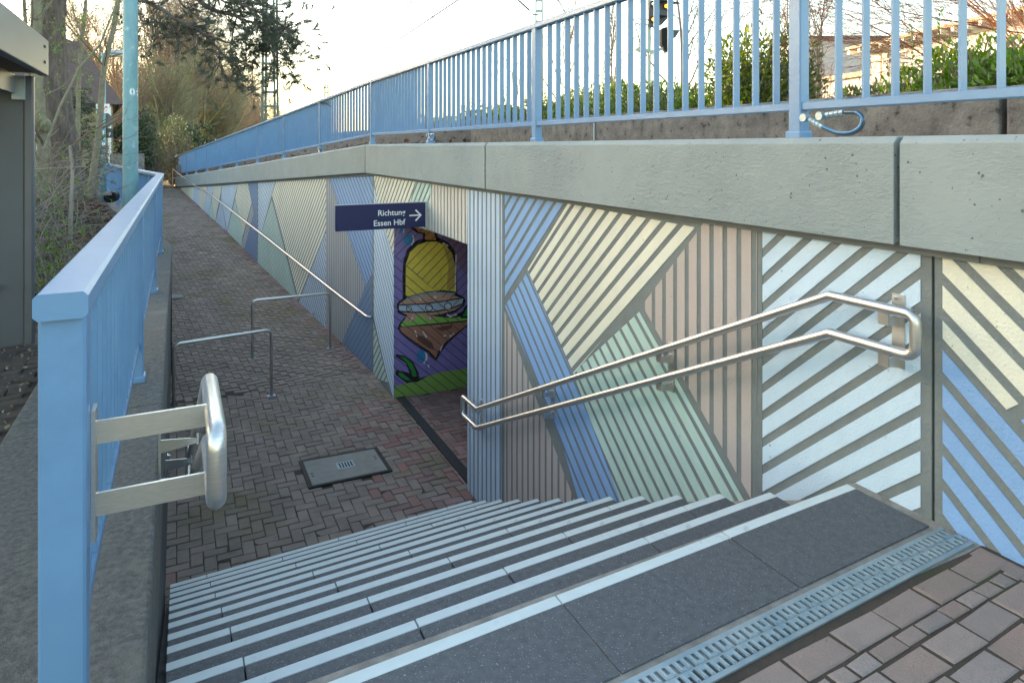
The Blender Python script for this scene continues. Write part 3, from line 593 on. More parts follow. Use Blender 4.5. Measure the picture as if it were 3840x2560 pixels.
# ------------------------------------------------------------------ underpass with its mural
up_ = thing('underpass', (6, 7.6, -1.95), 'low pedestrian underpass with a graffiti mural of a yellow domed floating house', 'underpass')
MC = {'purple': (0.30, 0.235, 0.56), 'plum': (0.30, 0.185, 0.34), 'green': (0.30, 0.50, 0.10), 'black': (0.016, 0.015, 0.016), 'yellow': (0.90, 0.70, 0.10), 'ochre': (0.60, 0.42, 0.09), 'orange': (0.62, 0.29, 0.12), 'skin': (0.70, 0.40, 0.27), 'slate': (0.38, 0.42, 0.48), 'bluegrey': (0.56, 0.66, 0.78), 'white': (0.85, 0.78, 0.76), 'lime': (0.34, 0.66, 0.12), 'brown': (0.50, 0.235, 0.145), 'darkbrown': (0.19, 0.085, 0.055), 'teal': (0.06, 0.30, 0.60), 'leaf': (0.03, 0.34, 0.05)}
MURAL = json.loads('''[[0,"purple",[[2.553,0.466],[4.292,-0.033],[4.292,-2.046],[2.553,-1.97]]],
[1,"plum",[[2.712,0.42],[4.292,-0.033],[4.292,-0.914],[3.654,-0.766],[3.637,-0.377],[3.506,-0.225],[3.42,0.064],[3.207,0.237]]],
[1,"green",[[2.553,-1.777],[2.813,-1.743],[2.998,-1.707],[3.291,-1.671],[3.654,-1.674],[4.292,-1.69],[4.292,-2.088],[2.553,-1.97]]],
[1,"black",[[2.712,-0.613],[2.708,-0.34],[2.72,-0.107],[2.773,0.046],[2.895,0.152],[3.039,0.191],[3.217,0.18],[3.355,0.112],[3.463,-0.016],[3.491,-0.204],[3.495,-0.618],[3.165,-0.617],[2.875,-0.638]]],[2,"yellow",[[2.753,-0.593],[2.753,-0.343],[2.757,-0.148],[2.813,0.004],[2.926,0.099],[3.06,0.134],[3.196,0.126],[3.323,0.062],[3.415,-0.047],[3.458,-0.211],[3.467,-0.585],[3.291,-0.549],[3.081,-0.546],[2.895,-0.568]]],[3,"ochre",[[3.291,0.062],[3.415,-0.053],[3.45,-0.211],[3.454,-0.544],[3.338,-0.543],[3.366,-0.194]]],
[1,"black",[[2.813,0.337],[2.916,0.257],[2.998,0.238],[2.99,0.14],[3.224,0.12],[3.186,0.258],[3.186,0.357],[2.813,0.376]]],[2,"orange",[[2.854,0.354],[2.936,0.271],[3.029,0.251],[3.023,0.164],[3.186,0.146],[3.152,0.26],[3.123,0.341]]],
[1,"black",[[2.628,-0.678],[2.662,-0.637],[2.722,-0.604],[2.834,-0.585],[2.998,-0.55],[3.165,-0.537],[3.441,-0.591],[3.571,-0.656],[3.619,-0.711],[3.604,-0.791],[3.484,-0.87],[3.27,-0.911],[2.998,-0.897],[2.753,-0.855],[2.642,-0.79]]],[2,"skin",[[2.652,-0.685],[2.733,-0.63],[2.834,-0.613],[2.998,-0.585],[3.186,-0.575],[3.42,-0.621],[3.549,-0.682],[3.589,-0.719],[3.576,-0.778],[3.463,-0.839],[3.249,-0.877],[2.998,-0.868],[2.773,-0.83],[2.662,-0.763]]],[3,"slate",[[2.753,-0.609],[2.916,-0.57],[3.165,-0.553],[3.467,-0.602],[3.463,-0.629],[3.165,-0.585],[2.936,-0.603],[2.753,-0.636]]],[3,"black",[[2.648,-0.68],[2.998,-0.7],[3.291,-0.693],[3.597,-0.671],[3.597,-0.687],[3.584,-0.775],[3.381,-0.827],[3.123,-0.838],[2.834,-0.815],[2.648,-0.777]]],[4,"bluegrey",[[2.66,-0.697],[2.998,-0.716],[3.291,-0.709],[3.584,-0.69],[3.571,-0.757],[3.377,-0.808],[3.123,-0.82],[2.834,-0.797],[2.66,-0.761]]],[5,"black",[[2.838,-0.756],[2.834,-0.773],[2.823,-0.785],[2.806,-0.791],[2.788,-0.789],[2.772,-0.78],[2.761,-0.765],[2.757,-0.748],[2.761,-0.731],[2.772,-0.719],[2.788,-0.713],[2.806,-0.715],[2.823,-0.724],[2.834,-0.739]]],[6,"bluegrey",[[2.828,-0.755],[2.825,-0.768],[2.816,-0.777],[2.804,-0.781],[2.79,-0.78],[2.778,-0.773],[2.77,-0.762],[2.767,-0.749],[2.77,-0.737],[2.778,-0.727],[2.79,-0.723],[2.804,-0.724],[2.816,-0.731],[2.825,-0.742]]],[7,"white",[[2.824,-0.747],[2.822,-0.755],[2.817,-0.76],[2.809,-0.763],[2.801,-0.762],[2.794,-0.758],[2.789,-0.751],[2.787,-0.743],[2.789,-0.736],[2.794,-0.73],[2.801,-0.728],[2.809,-0.728],[2.817,-0.733],[2.822,-0.739]]],[5,"black",[[3.137,-0.774],[3.132,-0.796],[3.116,-0.813],[3.093,-0.821],[3.068,-0.819],[3.046,-0.806],[3.03,-0.786],[3.025,-0.762],[3.03,-0.739],[3.046,-0.722],[3.068,-0.714],[3.093,-0.717],[3.116,-0.729],[3.132,-0.75]]],[6,"bluegrey",[[3.127,-0.772],[3.122,-0.791],[3.11,-0.805],[3.091,-0.811],[3.071,-0.809],[3.052,-0.799],[3.04,-0.782],[3.035,-0.763],[3.04,-0.745],[3.052,-0.731],[3.071,-0.724],[3.091,-0.726],[3.11,-0.737],[3.122,-0.753]]],[7,"white",[[3.115,-0.763],[3.112,-0.774],[3.105,-0.781],[3.095,-0.785],[3.084,-0.784],[3.073,-0.778],[3.066,-0.769],[3.064,-0.758],[3.066,-0.748],[3.073,-0.74],[3.084,-0.737],[3.095,-0.738],[3.105,-0.743],[3.112,-0.753]]],[5,"black",[[3.415,-0.782],[3.409,-0.806],[3.393,-0.824],[3.369,-0.832],[3.342,-0.829],[3.318,-0.816],[3.302,-0.795],[3.296,-0.77],[3.302,-0.746],[3.318,-0.728],[3.342,-0.72],[3.369,-0.722],[3.393,-0.736],[3.409,-0.757]]],[6,"bluegrey",[[3.405,-0.781],[3.4,-0.801],[3.386,-0.815],[3.366,-0.822],[3.344,-0.82],[3.325,-0.809],[3.311,-0.791],[3.306,-0.771],[3.311,-0.751],[3.325,-0.737],[3.344,-0.73],[3.366,-0.732],[3.386,-0.743],[3.4,-0.76]]],[7,"white",[[3.391,-0.772],[3.388,-0.782],[3.381,-0.79],[3.37,-0.794],[3.358,-0.793],[3.347,-0.787],[3.34,-0.777],[3.337,-0.766],[3.34,-0.755],[3.347,-0.747],[3.358,-0.744],[3.37,-0.745],[3.381,-0.751],[3.388,-0.76]]],
[1,"black",[[2.642,-0.994],[2.672,-0.93],[2.733,-0.868],[2.875,-0.825],[3.123,-0.863],[3.377,-0.919],[3.506,-0.893],[3.654,-0.847],[3.949,-0.837],[3.949,-1.084],[3.654,-1.075],[3.474,-1.202],[3.351,-1.294],[3.249,-1.405],[3.186,-1.512],[3.073,-1.381],[2.899,-1.264],[2.753,-1.14],[2.672,-1.06]]],[2,"lime",[[2.682,-0.956],[2.737,-0.892],[2.875,-0.849],[3.123,-0.883],[3.42,-0.948],[3.654,-0.929],[3.949,-0.919],[3.949,-1.027],[3.654,-1.002],[3.291,-0.994],[2.998,-0.986],[2.712,-0.983]]],[2,"brown",[[2.668,-0.986],[2.998,-1.004],[3.291,-1.014],[3.654,-1.02],[3.949,-1.043],[3.654,-1.059],[3.458,-1.178],[3.325,-1.266],[3.219,-1.373],[3.181,-1.466],[3.089,-1.36],[2.92,-1.235],[2.777,-1.12],[2.696,-1.047]]],[3,"darkbrown",[[2.875,-1.12],[2.998,-1.144],[3.123,-1.249],[3.165,-1.354],[3.081,-1.323],[2.936,-1.206]]],[3,"darkbrown",[[3.165,-1.055],[3.42,-1.034],[3.42,-1.085],[3.27,-1.111]]],[3,"skin",[[2.773,-0.834],[2.875,-0.845],[2.916,-0.892],[2.813,-0.936],[2.733,-0.907]]],[3,"skin",[[2.998,-0.882],[3.165,-0.896],[3.165,-0.948],[3.081,-0.95],[3.039,-0.926]]],[5,"white",[[2.871,-1.056],[2.891,-1.051],[2.92,-1.141],[2.903,-1.147]]],[5,"white",[[2.981,-1.077],[3.002,-1.076],[3.056,-1.165],[3.039,-1.175]]],[5,"white",[[3.467,-0.06],[3.484,-0.066],[3.476,-0.586],[3.458,-0.585]]],[5,"white",[[3.281,0.113],[3.366,0.063],[3.355,0.044],[3.274,0.093]]],[5,"white",[[2.926,-0.598],[2.957,-0.597],[2.981,-0.649],[2.957,-0.656]]],[5,"white",[[3.139,-0.615],[3.186,-0.615],[3.196,-0.648],[3.156,-0.656]]],[5,"white",[[3.345,-0.875],[3.387,-0.91],[3.484,-0.89],[3.495,-0.912],[3.387,-0.936],[3.338,-0.895]]],[5,"white",[[3.091,-0.872],[3.106,-0.874],[3.106,-0.929],[3.091,-0.928]]],[5,"white",[[2.844,-0.865],[2.864,-0.875],[2.826,-0.926],[2.809,-0.916]]],[5,"white",[[3.27,-1.171],[3.334,-1.165],[3.325,-1.184],[3.279,-1.189]]],[5,"white",[[3.377,-1.19],[3.441,-1.152],[3.454,-1.17],[3.381,-1.213]]],[5,"white",[[3.232,-1.367],[3.27,-1.288],[3.287,-1.298],[3.249,-1.381]]],[2,"teal",[[2.879,0.167],[2.871,0.135],[2.848,0.11],[2.815,0.098],[2.779,0.1],[2.747,0.116],[2.724,0.144],[2.716,0.176],[2.724,0.208],[2.747,0.232],[2.779,0.245],[2.815,0.243],[2.848,0.227],[2.871,0.199]]],[3,"white",[[2.838,0.238],[2.871,0.212],[2.875,0.147],[2.838,0.096],[2.826,0.105],[2.854,0.154],[2.85,0.206]]],[2,"teal",[[2.729,0.306],[2.725,0.288],[2.715,0.273],[2.7,0.266],[2.684,0.267],[2.67,0.276],[2.66,0.291],[2.656,0.31],[2.66,0.328],[2.67,0.343],[2.684,0.35],[2.7,0.349],[2.715,0.34],[2.725,0.325]]],[3,"white",[[2.722,0.332],[2.737,0.312],[2.729,0.273],[2.712,0.264],[2.72,0.303]]],[2,"teal",[[3.06,-1.429],[3.052,-1.468],[3.03,-1.497],[2.999,-1.51],[2.964,-1.505],[2.933,-1.483],[2.911,-1.449],[2.903,-1.408],[2.911,-1.37],[2.933,-1.341],[2.964,-1.328],[2.999,-1.333],[3.03,-1.354],[3.052,-1.389]]],[3,"white",[[3.019,-1.355],[3.06,-1.396],[3.06,-1.459],[3.014,-1.524],[2.998,-1.51],[3.035,-1.456],[3.031,-1.4]]],[2,"teal",[[3.091,-1.572],[3.089,-1.584],[3.081,-1.593],[3.07,-1.597],[3.058,-1.595],[3.047,-1.588],[3.04,-1.577],[3.037,-1.565],[3.04,-1.553],[3.047,-1.545],[3.058,-1.541],[3.07,-1.542],[3.081,-1.549],[3.089,-1.56]]],[3,"white",[[3.06,-1.528],[3.089,-1.546],[3.085,-1.585],[3.068,-1.583]]],[2,"black",[[2.616,-1.337],[2.733,-1.376],[2.854,-1.47],[2.936,-1.639],[2.94,-1.709],[3.081,-1.69],[2.916,-1.754],[2.813,-1.743],[2.773,-1.752],[2.616,-1.612],[2.616,-1.554],[2.712,-1.577],[2.809,-1.621],[2.753,-1.476],[2.616,-1.37]]],[3,"leaf",[[2.668,-1.375],[2.753,-1.409],[2.842,-1.496],[2.903,-1.634],[2.899,-1.681],[2.846,-1.665],[2.822,-1.564],[2.753,-1.452]]],[3,"leaf",[[2.648,-1.59],[2.733,-1.617],[2.805,-1.691],[2.813,-1.723],[2.753,-1.702],[2.672,-1.64]]],[3,"black",[[3.654,-0.766],[3.593,-0.831],[3.539,-0.961],[3.654,-0.974],[3.949,-0.961],[3.949,-0.63]]],[4,"leaf",[[3.654,-0.807],[3.615,-0.855],[3.576,-0.941],[3.654,-0.945],[3.949,-0.94],[3.949,-0.672]]]]''')
names = list(MC); mm = [mat('mural_' + k_, MC[k_], 0.55, var=0.12, scale=7, bump=0.3, bscale=60) for k_ in names]
mu = MB(); sa = (2.622, -0.022); sb = (3.659, -1.011)
sn = (-(sb[1] - sa[1]), sb[0] - sa[0]); sc0 = sn[0] * sa[0] + sn[1] * sa[1]
for lay, colr, pts in MURAL:
    for half, dd in ((1, (0.74, 0.67)), (-1, (0.74, -0.67))):
        q = clip(clip(pts, (-1, 0), -2.596), (sn[0] * -half, sn[1] * -half), -sc0 * half)
        if len(q) < 3: continue
        for s_ in strips(q, dd, 0.1, 0.10, 0.03):
            if area(s_) < 0: s_ = s_[::-1]
            mu.poly([(x, 8.862 - 0.0014 * lay, z) for x, z in s_], names.index(colr))
mu.build('mural', mm, up_)
tw = MB(); tw.box(XW + .004, XW + 9, 8.8635, 9.2, -2.2, 0.455); tw.build('mural_wall', mat('mural_groove_shade', (0.10, 0.085, 0.14), 0.8), up_)  # unpainted grooves, with their shadow also put into the dark colour
tw = MB(); tw.box(XW + .35, XW + 9, 5.95, 6.285, -2.2, 0.7); tw.build('side_wall', M['wallgrey'], up_)
tw = MB(); tw.box(XW + .342, XW + 9, 6.29, 8.95, 0.458, 0.8); tw.build('ceiling', M['soffit'], up_)
tw = MB(); tw.box(XW + 9, XW + 9.3, 5.9, 9.2, -2.2, 0.8); tw.build('end_wall', M['wallgrey'], up_)
gf = MB(); gf.prism([(XW, 8.868, -1.95), (XW + .34, 8.868, -1.95), (XW + .34, 8.868, .46), (XW, 8.868, .46)], (0, .0, 0)) if False else None

# ------------------------------------------------------------------ left curb wall
cw = thing('curb_wall', (-0.4, 5, 0), 'low weathered concrete curb wall under the left blue railing', 'low wall')
lw = 0.65
for s0, s1 in ((-3, 1.28), (1.28, 4.02), (4.02, 6.75), (6.75, 8.1), (8.1, LCY)):
    mb = MB(); n = 0; a, b = s0 + .003, s1 - .003
    mb.v += [(LX - lw, a, -.5), (LX, a, -.5), (LX, b, -.5), (LX - lw, b, -.5), (LX - lw, a, curbz(a)), (LX, a, curbz(a)), (LX, b, curbz(b)), (LX - lw, b, curbz(b))]
    for f in ((3, 2, 1, 0), (4, 5, 6, 7), (0, 1, 5, 4), (1, 2, 6, 5), (2, 3, 7, 6), (3, 0, 4, 7)): mb.f.append(f); mb.m.append(0)
    mb.build('curb_block', M['curb'], cw, bevel=0.012)
mb = MB(); NL = Vector((-DL.y, DL.x, 0))
P0 = Vector((LX, LCY, 0))
for t0, t1 in ((0.003, 8), (8, 16), (16, 26)):
    n = len(mb.v)
    for t in (t0, t1):
        p = P0 + DL * t; q = p + NL * .34; z = curbz(p.y)
        mb.v += [(p.x, p.y, -2.2), (p.x, p.y, z), (q.x, q.y, z), (q.x, q.y, -2.2)]
    for f in ((0, 4, 5, 1), (1, 5, 6, 2), (2, 6, 7, 3)): mb.f.append(tuple(n + i for i in f)); mb.m.append(0)
mb.build('curb_block', M['curb'], cw)
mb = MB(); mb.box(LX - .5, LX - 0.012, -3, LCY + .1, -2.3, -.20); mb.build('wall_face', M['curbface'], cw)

# ------------------------------------------------------------------ railings
def fillet(pts, r, n=5):
    pts = [Vector(p) for p in pts]; out = [pts[0]]
    for a, b, c in zip(pts, pts[1:], pts[2:]):
        d1 = (a - b).normalized(); d2 = (c - b).normalized(); ang = d1.angle(d2)
        if ang > rad(176) or r <= 0: out.append(b); continue
        t = min(r / math.tan(ang / 2), (a - b).length * .49, (c - b).length * .49); rr = t * math.tan(ang / 2)
        bis = (d1 + d2).normalized(); ctr = b + bis * (rr / math.sin(ang / 2))
        p0 = b + d1 * t; p1 = b + d2 * t; v0 = p0 - ctr; v1 = p1 - ctr
        for i in range(n + 1):
            f = i / n; om = v0.angle(v1)
            out.append(ctr + (v0 * math.sin((1 - f) * om) + v1 * math.sin(f * om)) / math.sin(om))
    out.append(pts[-1]); return out

def railing(name, loc, label, posts, legs, top, bot, basez, pw, rw, rh, brh, near, pitch_n=19, plate=True):
    """posts: list of (p(x,y), dir) ; legs: polyline [(x,y)...]; top(s), bot(s), basez(s): heights at leg arc length s"""
    T = thing(name, loc, label, 'railing')
    L = [Vector((x, y, 0)) for x, y in legs]
    cum = [0]
    for a, b in zip(L, L[1:]): cum.append(cum[-1] + (b - a).length)
    def P(s):
        for i in range(len(L) - 1):
            if s <= cum[i + 1] or i == len(L) - 2:
                d = (L[i + 1] - L[i]).normalized(); return L[i] + d * (s - cum[i]), d
    def bar(hfn, wdt, hgt, nm, b=0.006, ext=0.0):
        mb = MB(); rings = []
        ss = [-ext if nm == 'top_rail' else .05] + [c for c in cum[1:-1]] + [cum[-1] + ext]
        extra = [s for s in BREAKS if 0 < s < cum[-1]]; ss = sorted(ss + extra)
        for s in ss:
            p, d = P(s); n_ = Vector((-d.y, d.x, 0)); k = 1.0
            for i in range(1, len(L) - 1):
                if abs(s - cum[i]) < 1e-6:
                    dd = (L[i + 1] - L[i]).normalized(); n2 = Vector((-dd.y, dd.x, 0)); n_ = (n_ + n2).normalized(); k = 1 / n_.dot(n2)
            h = hfn(s); r = []
            for a_, c_ in ((-wdt / 2 + b, 0), (wdt / 2 - b, 0), (wdt / 2, b), (wdt / 2, hgt - b), (wdt / 2 - b, hgt), (-wdt / 2 + b, hgt), (-wdt / 2, hgt - b), (-wdt / 2, b)):
                q = p + n_ * (a_ * k); r.append((q.x, q.y, h - hgt + c_))
            rings.append(r)
        for r in rings: mb.v += r
        for i in range(len(rings) - 1):
            for j in range(8):
                j2 = (j + 1) % 8; mb.f.append((i * 8 + j2, i * 8 + j, (i + 1) * 8 + j, (i + 1) * 8 + j2)); mb.m.append(0)
        mb.f.append(tuple(range(8))); mb.f.append(tuple((len(rings) - 1) * 8 + j for j in range(7, -1, -1))); mb.m += [0, 0]
        return mb.build(nm, M['blue'], T)
    bar(top, rw, rh, 'top_rail', 0.009, 0.05 if name == 'blue_railing' else 0.02)
    bar(lambda s: bot(s) + brh, 0.045, brh, 'bottom_rail', 0.005)
    for s in posts:
        p, d = P(s); n_ = Vector((-d.y, d.x, 0)); mb = MB(); z0, z1 = basez(s), top(s) - rh + .002
        mb.rbox((p.x, p.y, (z0 + z1) / 2), n_ * (pw[0] / 2), Vector((0, 0, (z1 - z0) / 2)), d * (pw[1] / 2), 0.006)
        po_ = mb.build('post', M['blue'], T)
        if plate:
            m2 = MB(); m2.obox((p.x, p.y, z0 + .016), n_ * (pw[0] / 2 + .011), d * (pw[1] / 2 + .011), (0, 0, .022)); f_ = m2.build('foot_plate', M['blue'], None, bevel=.01)
            f_.parent = po_; f_.matrix_parent_inverse = Matrix.Identity(4)
    rest = MB(); cnt = 0
    for a, b in zip(posts, posts[1:]):
        for i in range(1, pitch_n):
            s = a + (b - a) * i / pitch_n if name != 'blue_railing' or a > 13 else b - .225 - .1385 * (pitch_n - 1 - i)
            p, d = P(s); n_ = Vector((-d.y, d.x, 0)); z0 = bot(s) + brh * .6; z1 = top(s) - rh + .004
            c = (p.x, p.y, (z0 + z1) / 2)
            if cnt < near:
                mb = MB(); mb.obox(c, n_ * .0208, d * .005, (0, 0, (z1 - z0) / 2)); mb.build('baluster', M['blue'], T); cnt += 1
            else: rest.obox(c, n_ * .0208, d * .005, (0, 0, (z1 - z0) / 2))
    if rest.v: tag(rest.build('baluster', M['blue'], T), kind='stuff')
    return T
BREAKS = []
rr0 = -3.05
legsR = [(2.74, rr0), (2.74, 10.55), (2.74 - .1097 * 27, 10.55 + .994 * 27)]
sD = 10.55 - rr0
dropR = lambda s: 0 if s < sD else -0.0577 * (s - sD)
railing('blue_railing', (2.74, 5, 1.47), 'long sky blue flat bar railing standing on top of the striped retaining wall', [-rr0 - 3.05 + 0.0 + x for x in ([0.0, 2.72, 5.44, 8.16, 10.88, 13.6] + [13.6 + 2.70 * i for i in range(1, 10)])],
        legsR, lambda s: 2.468 + dropR(s), lambda s: 1.598 + dropR(s), lambda s: 1.462 + dropR(s), (.064, .075), .068, .048, .040, 100)
ll0 = 1.70
legsL = [(-.217, ll0), (-.217, LCY), (-.217 + DL.x * 24, LCY + DL.y * 24)]
sl0 = LCY - ll0
cz = lambda s: curbz(ll0 + s) if s < sl0 else curbz(LCY + (s - sl0))
railing('low_blue_railing', (-.217, 5, .1), 'sky blue railing with a wide capped handrail on the left curb wall', [0.04, 2.77, 5.52, 8.29] + [sl0 + 1.2 + 2.7 * i for i in range(9)],
        legsL, lambda s: cz(s) + 1.018, lambda s: cz(s) + 0.185, cz, (.086, .08), .098, .056, .04, 100, plate=True)

# ------------------------------------------------------------------ stainless handrails
PR = 0.0212
def stair_handrail(name, X, label, side, arms):
    T = thing(name, (X, 3.8, -0.1), label, 'handrail')
    yk, ye, yb, yf = 2.016, 1.64, 5.822, 6.19
    up = [(X, ye, .715), (X, ye, .788), (X, yk, .788), (X, yb, -1.005), (X, yf, -1.005), (X, yf, -1.08)]
    lo_ = [(X, ye, .715), (X, ye, .628), (X, yk, .628), (X, yb, -1.180), (X, yf, -1.180), (X, yf, -1.08)]
    for nm, pts in (('upper_rail', up), ('lower_rail', lo_)):
        q = fillet(pts[:3], .055, 6)[:-1] + [pts[2], pts[3]] + fillet(pts[3:], .045, 5)[1:]
        mb = MB(); mb.tube(q, PR, 14, cap=False); mb.build(nm, M['steel'], T, smooth=True)
    for y, kind in arms:
        zu = .788 if y < yk else .788 - (y - yk) * (1.793 / 3.806); zu = max(zu, -1.005); zl = zu - .163
        wx_ = XW if side > 0 else (LX if kind == 'wall' else -.172)
        mb = MB()
        mb.box(min(wx_, wx_ - side * .008), max(wx_, wx_ - side * .008), y - .027, y + .027, zl - .085, zu + .045)
        if side > 0 or kind == 'wall':
            for z in (zu, zl):
                xa = wx_ - side * .008
                mb.prism([(xa, y - .003, z - .03), (X, y - .003, z - .045), (X, y - .003, z - .066), (xa, y - .003, z - .085)], (0, .006, 0)) if side > 0 else mb.prism([(xa, y + .003, z - .03), (X, y + .003, z - .045), (X, y + .003, z - .066), (xa, y + .003, z - .085)], (0, -.006, 0))
                mb.box(X - .004, X + .004, y - .022, y + .022, z - .066, z - PR + .004)
            for z in (zu + .03, zl - .065): mb.tube([(wx_ - side * .008, y + .012, z), (wx_ - side * .022, y + .012, z)], .007, 6)
        else:
            for z in (zu - .012, zl - .012): mb.box(-.164, X - .012, y - .004, y + .004, z - .026, z + .026)
        mb.build('bracket', M['steel'], T)
stair_handrail('stair_handrail', 2.497, 'double stainless steel handrail with looped ends fixed to the striped wall', 1, [(1.769, 'wall'), (3.165, 'wall'), (4.56, 'wall'), (5.93, 'wall')])
stair_handrail('stair_handrail', 0.078, 'double stainless handrail on flat arms from the end post of the left railing', -1, [(1.80, 'post'), (3.2, 'wall'), (4.6, 'wall'), (5.93, 'wall')])
T = thing('ramp_handrail', tuple(wallpt(18, -.6, .08)), 'single thin stainless handrail rising along the painted wall of the ramp', 'handrail')
mb = MB()
q = [wallpt(9.935, -1.071, .005), wallpt(9.945, -1.071, .085)] + [wallpt(s, z, .085) for s, z in ((10.10, -1.064), (11.7, -.962), (16.14, -.641), (25.16, -.028), (27.35, -.01), (34.55, .433))]
mb.tube(fillet(q[:4], .05) [:-1] + q[3:], .019, 10); mb.build('rail', M['steel'], T, smooth=True)
mb = MB(); e = wallpt(34.55, .433, .085); mb.tube([e, (e.x, e.y, -.42)], .022, 10); e2 = wallpt(33.75, 0, .085); mb.tube([(e.x, e.y, .05), (e2.x, e2.y, .05)], .010, 6); mb.build('end_post', M['steel'], T)
for i in range(16):
    s = 10.35 + i * 1.5; z = lerp([(9.9, -1.075), (11.7, -.962), (16.14, -.641), (25.16, -.028), (27.35, -.01), (34.5, .433)], s)
    mb = MB(); mb.tube(fillet([wallpt(s, z - .02, .085), wallpt(s, z - .075, .085), wallpt(s, z - .075, .0)], .02, 3), .006, 6); mb.obox(wallpt(s, z - .075, .004), (D2 if s > YC else Vector((0, 1, 0))) * .025, N2 * .004, (0, 0, .025)); mb.build('bracket', M['steel'], T)
def hoop(label, a, b, za, zb, zt):
    T = thing('barrier_hoop', ((a[0] + b[0]) / 2, (a[1] + b[1]) / 2, za), label, 'barrier', 'barrier hoops on the ramp')
    mb = MB(); mb.tube(fillet([(*a, za), (*a, zt), (*b, zt), (*b, zb)], .075, 6), .0205, 12); mb.build('hoop', M['steel'], T, smooth=True)
    for p, z in ((a, za), (b, zb)): mb = MB(); mb.box(p[0] - .055, p[0] + .055, p[1] - .04, p[1] + .04, z - .01, z + .006); mb.build('foot_plate', M['zinc'], T)
hoop('nearer steel barrier hoop on the ramp, standing beside the left curb wall', (1.13, 9.62), (-.04, 9.44), -1.905, -1.905, -1.02)
hoop('farther steel barrier hoop on the ramp, standing close to the striped wall', (1.03, 11.14), (2.21, 11.17), -1.812, -1.812, -.928)

# ------------------------------------------------------------------ lettering
def text_mesh(s, size, offset=0.0, extrude=0.0):
    cu = bpy.data.curves.new('lettering', 'FONT'); cu.body = s; cu.size = size; cu.offset = offset; cu.extrude = extrude; cu.resolution_u = 4
    o = bpy.data.objects.new('lettering', cu); COL.objects.link(o)
    bpy.context.view_layer.update()
    me = bpy.data.meshes.new_from_object(o.evaluated_get(bpy.context.evaluated_depsgraph_get()))
    bpy.data.objects.remove(o); bpy.data.curves.remove(cu)
    return me
def put_text(s, size, origin, ax, ay, m, name, parent=None, align='L', offset=0.0, wrap=None):
    me = text_mesh(s, size, offset); xs = [v.co.x for v in me.vertices]; x0, x1 = min(xs), max(xs)
    sh = -x0 if align == 'L' else (-x1 if align == 'R' else -(x0 + x1) / 2)
    O_, ax, ay = Vector(origin), Vector(ax), Vector(ay)
    for v in me.vertices:
        x, y = v.co.x + sh, v.co.y
        if wrap:
            R_, a0 = wrap; a = a0 + x / R_; v.co = O_ + Vector((math.cos(a) * R_, math.sin(a) * R_, 0)) + ay * y
        else: v.co = O_ + ax * x + ay * y
    me.materials.clear(); me.materials.append(m)
    o = bpy.data.objects.new(name, me); COL.objects.link(o)
    if parent: o.parent = parent; o.matrix_parent_inverse = Matrix.Translation(-parent.location)
    return o

sg = thing('direction_sign', (2.1, 7.5, .65), 'dark blue station sign reading Richtung Essen Hbf with an arrow, projecting from the wall', 'sign')
mb = MB(); mb.box(1.54, 2.556, 7.47, 7.53, .505, .787); mb.build('panel', M['signblue'], sg, bevel=.004)
mb = MB(); mb.box(2.557, 2.612, 7.472, 7.528, .492, .792); mb.box(1.532, 2.556, 7.474, 7.526, .788, .792); mb.build('end_frame', M['aluf'], sg)
mb = MB()
for z in (.53, .75): mb.box(2.60, 2.635, 7.44, 7.50, z - .022, z + .022); mb.tube([(2.605, 7.455, z - .045), (2.605, 7.455, z + .045)], .008, 6)
mb.build('hinge', M['zinc'], sg)
put_text('Richtung', .0905, (2.318, 7.4685, .656), (1, 0, 0), (0, 0, 1), M['white'], 'lettering', sg, 'R', .0012)
put_text('Essen Hbf', .0905, (2.318, 7.4685, .545), (1, 0, 0), (0, 0, 1), M['white'], 'lettering', sg, 'R', .0012)
mb = MB(); y = 7.4685
mb.poly([(2.363, y, .636), (2.49, y, .636), (2.49, y, .652), (2.363, y, .652)])
mb.poly([(2.430, y, .700), (2.444, y, .712), (2.512, y, .644), (2.488, y, .644)]); mb.poly([(2.488, y, .644), (2.512, y, .644), (2.444, y, .576), (2.430, y, .588)])
mb.build('arrow', M['white'], sg)

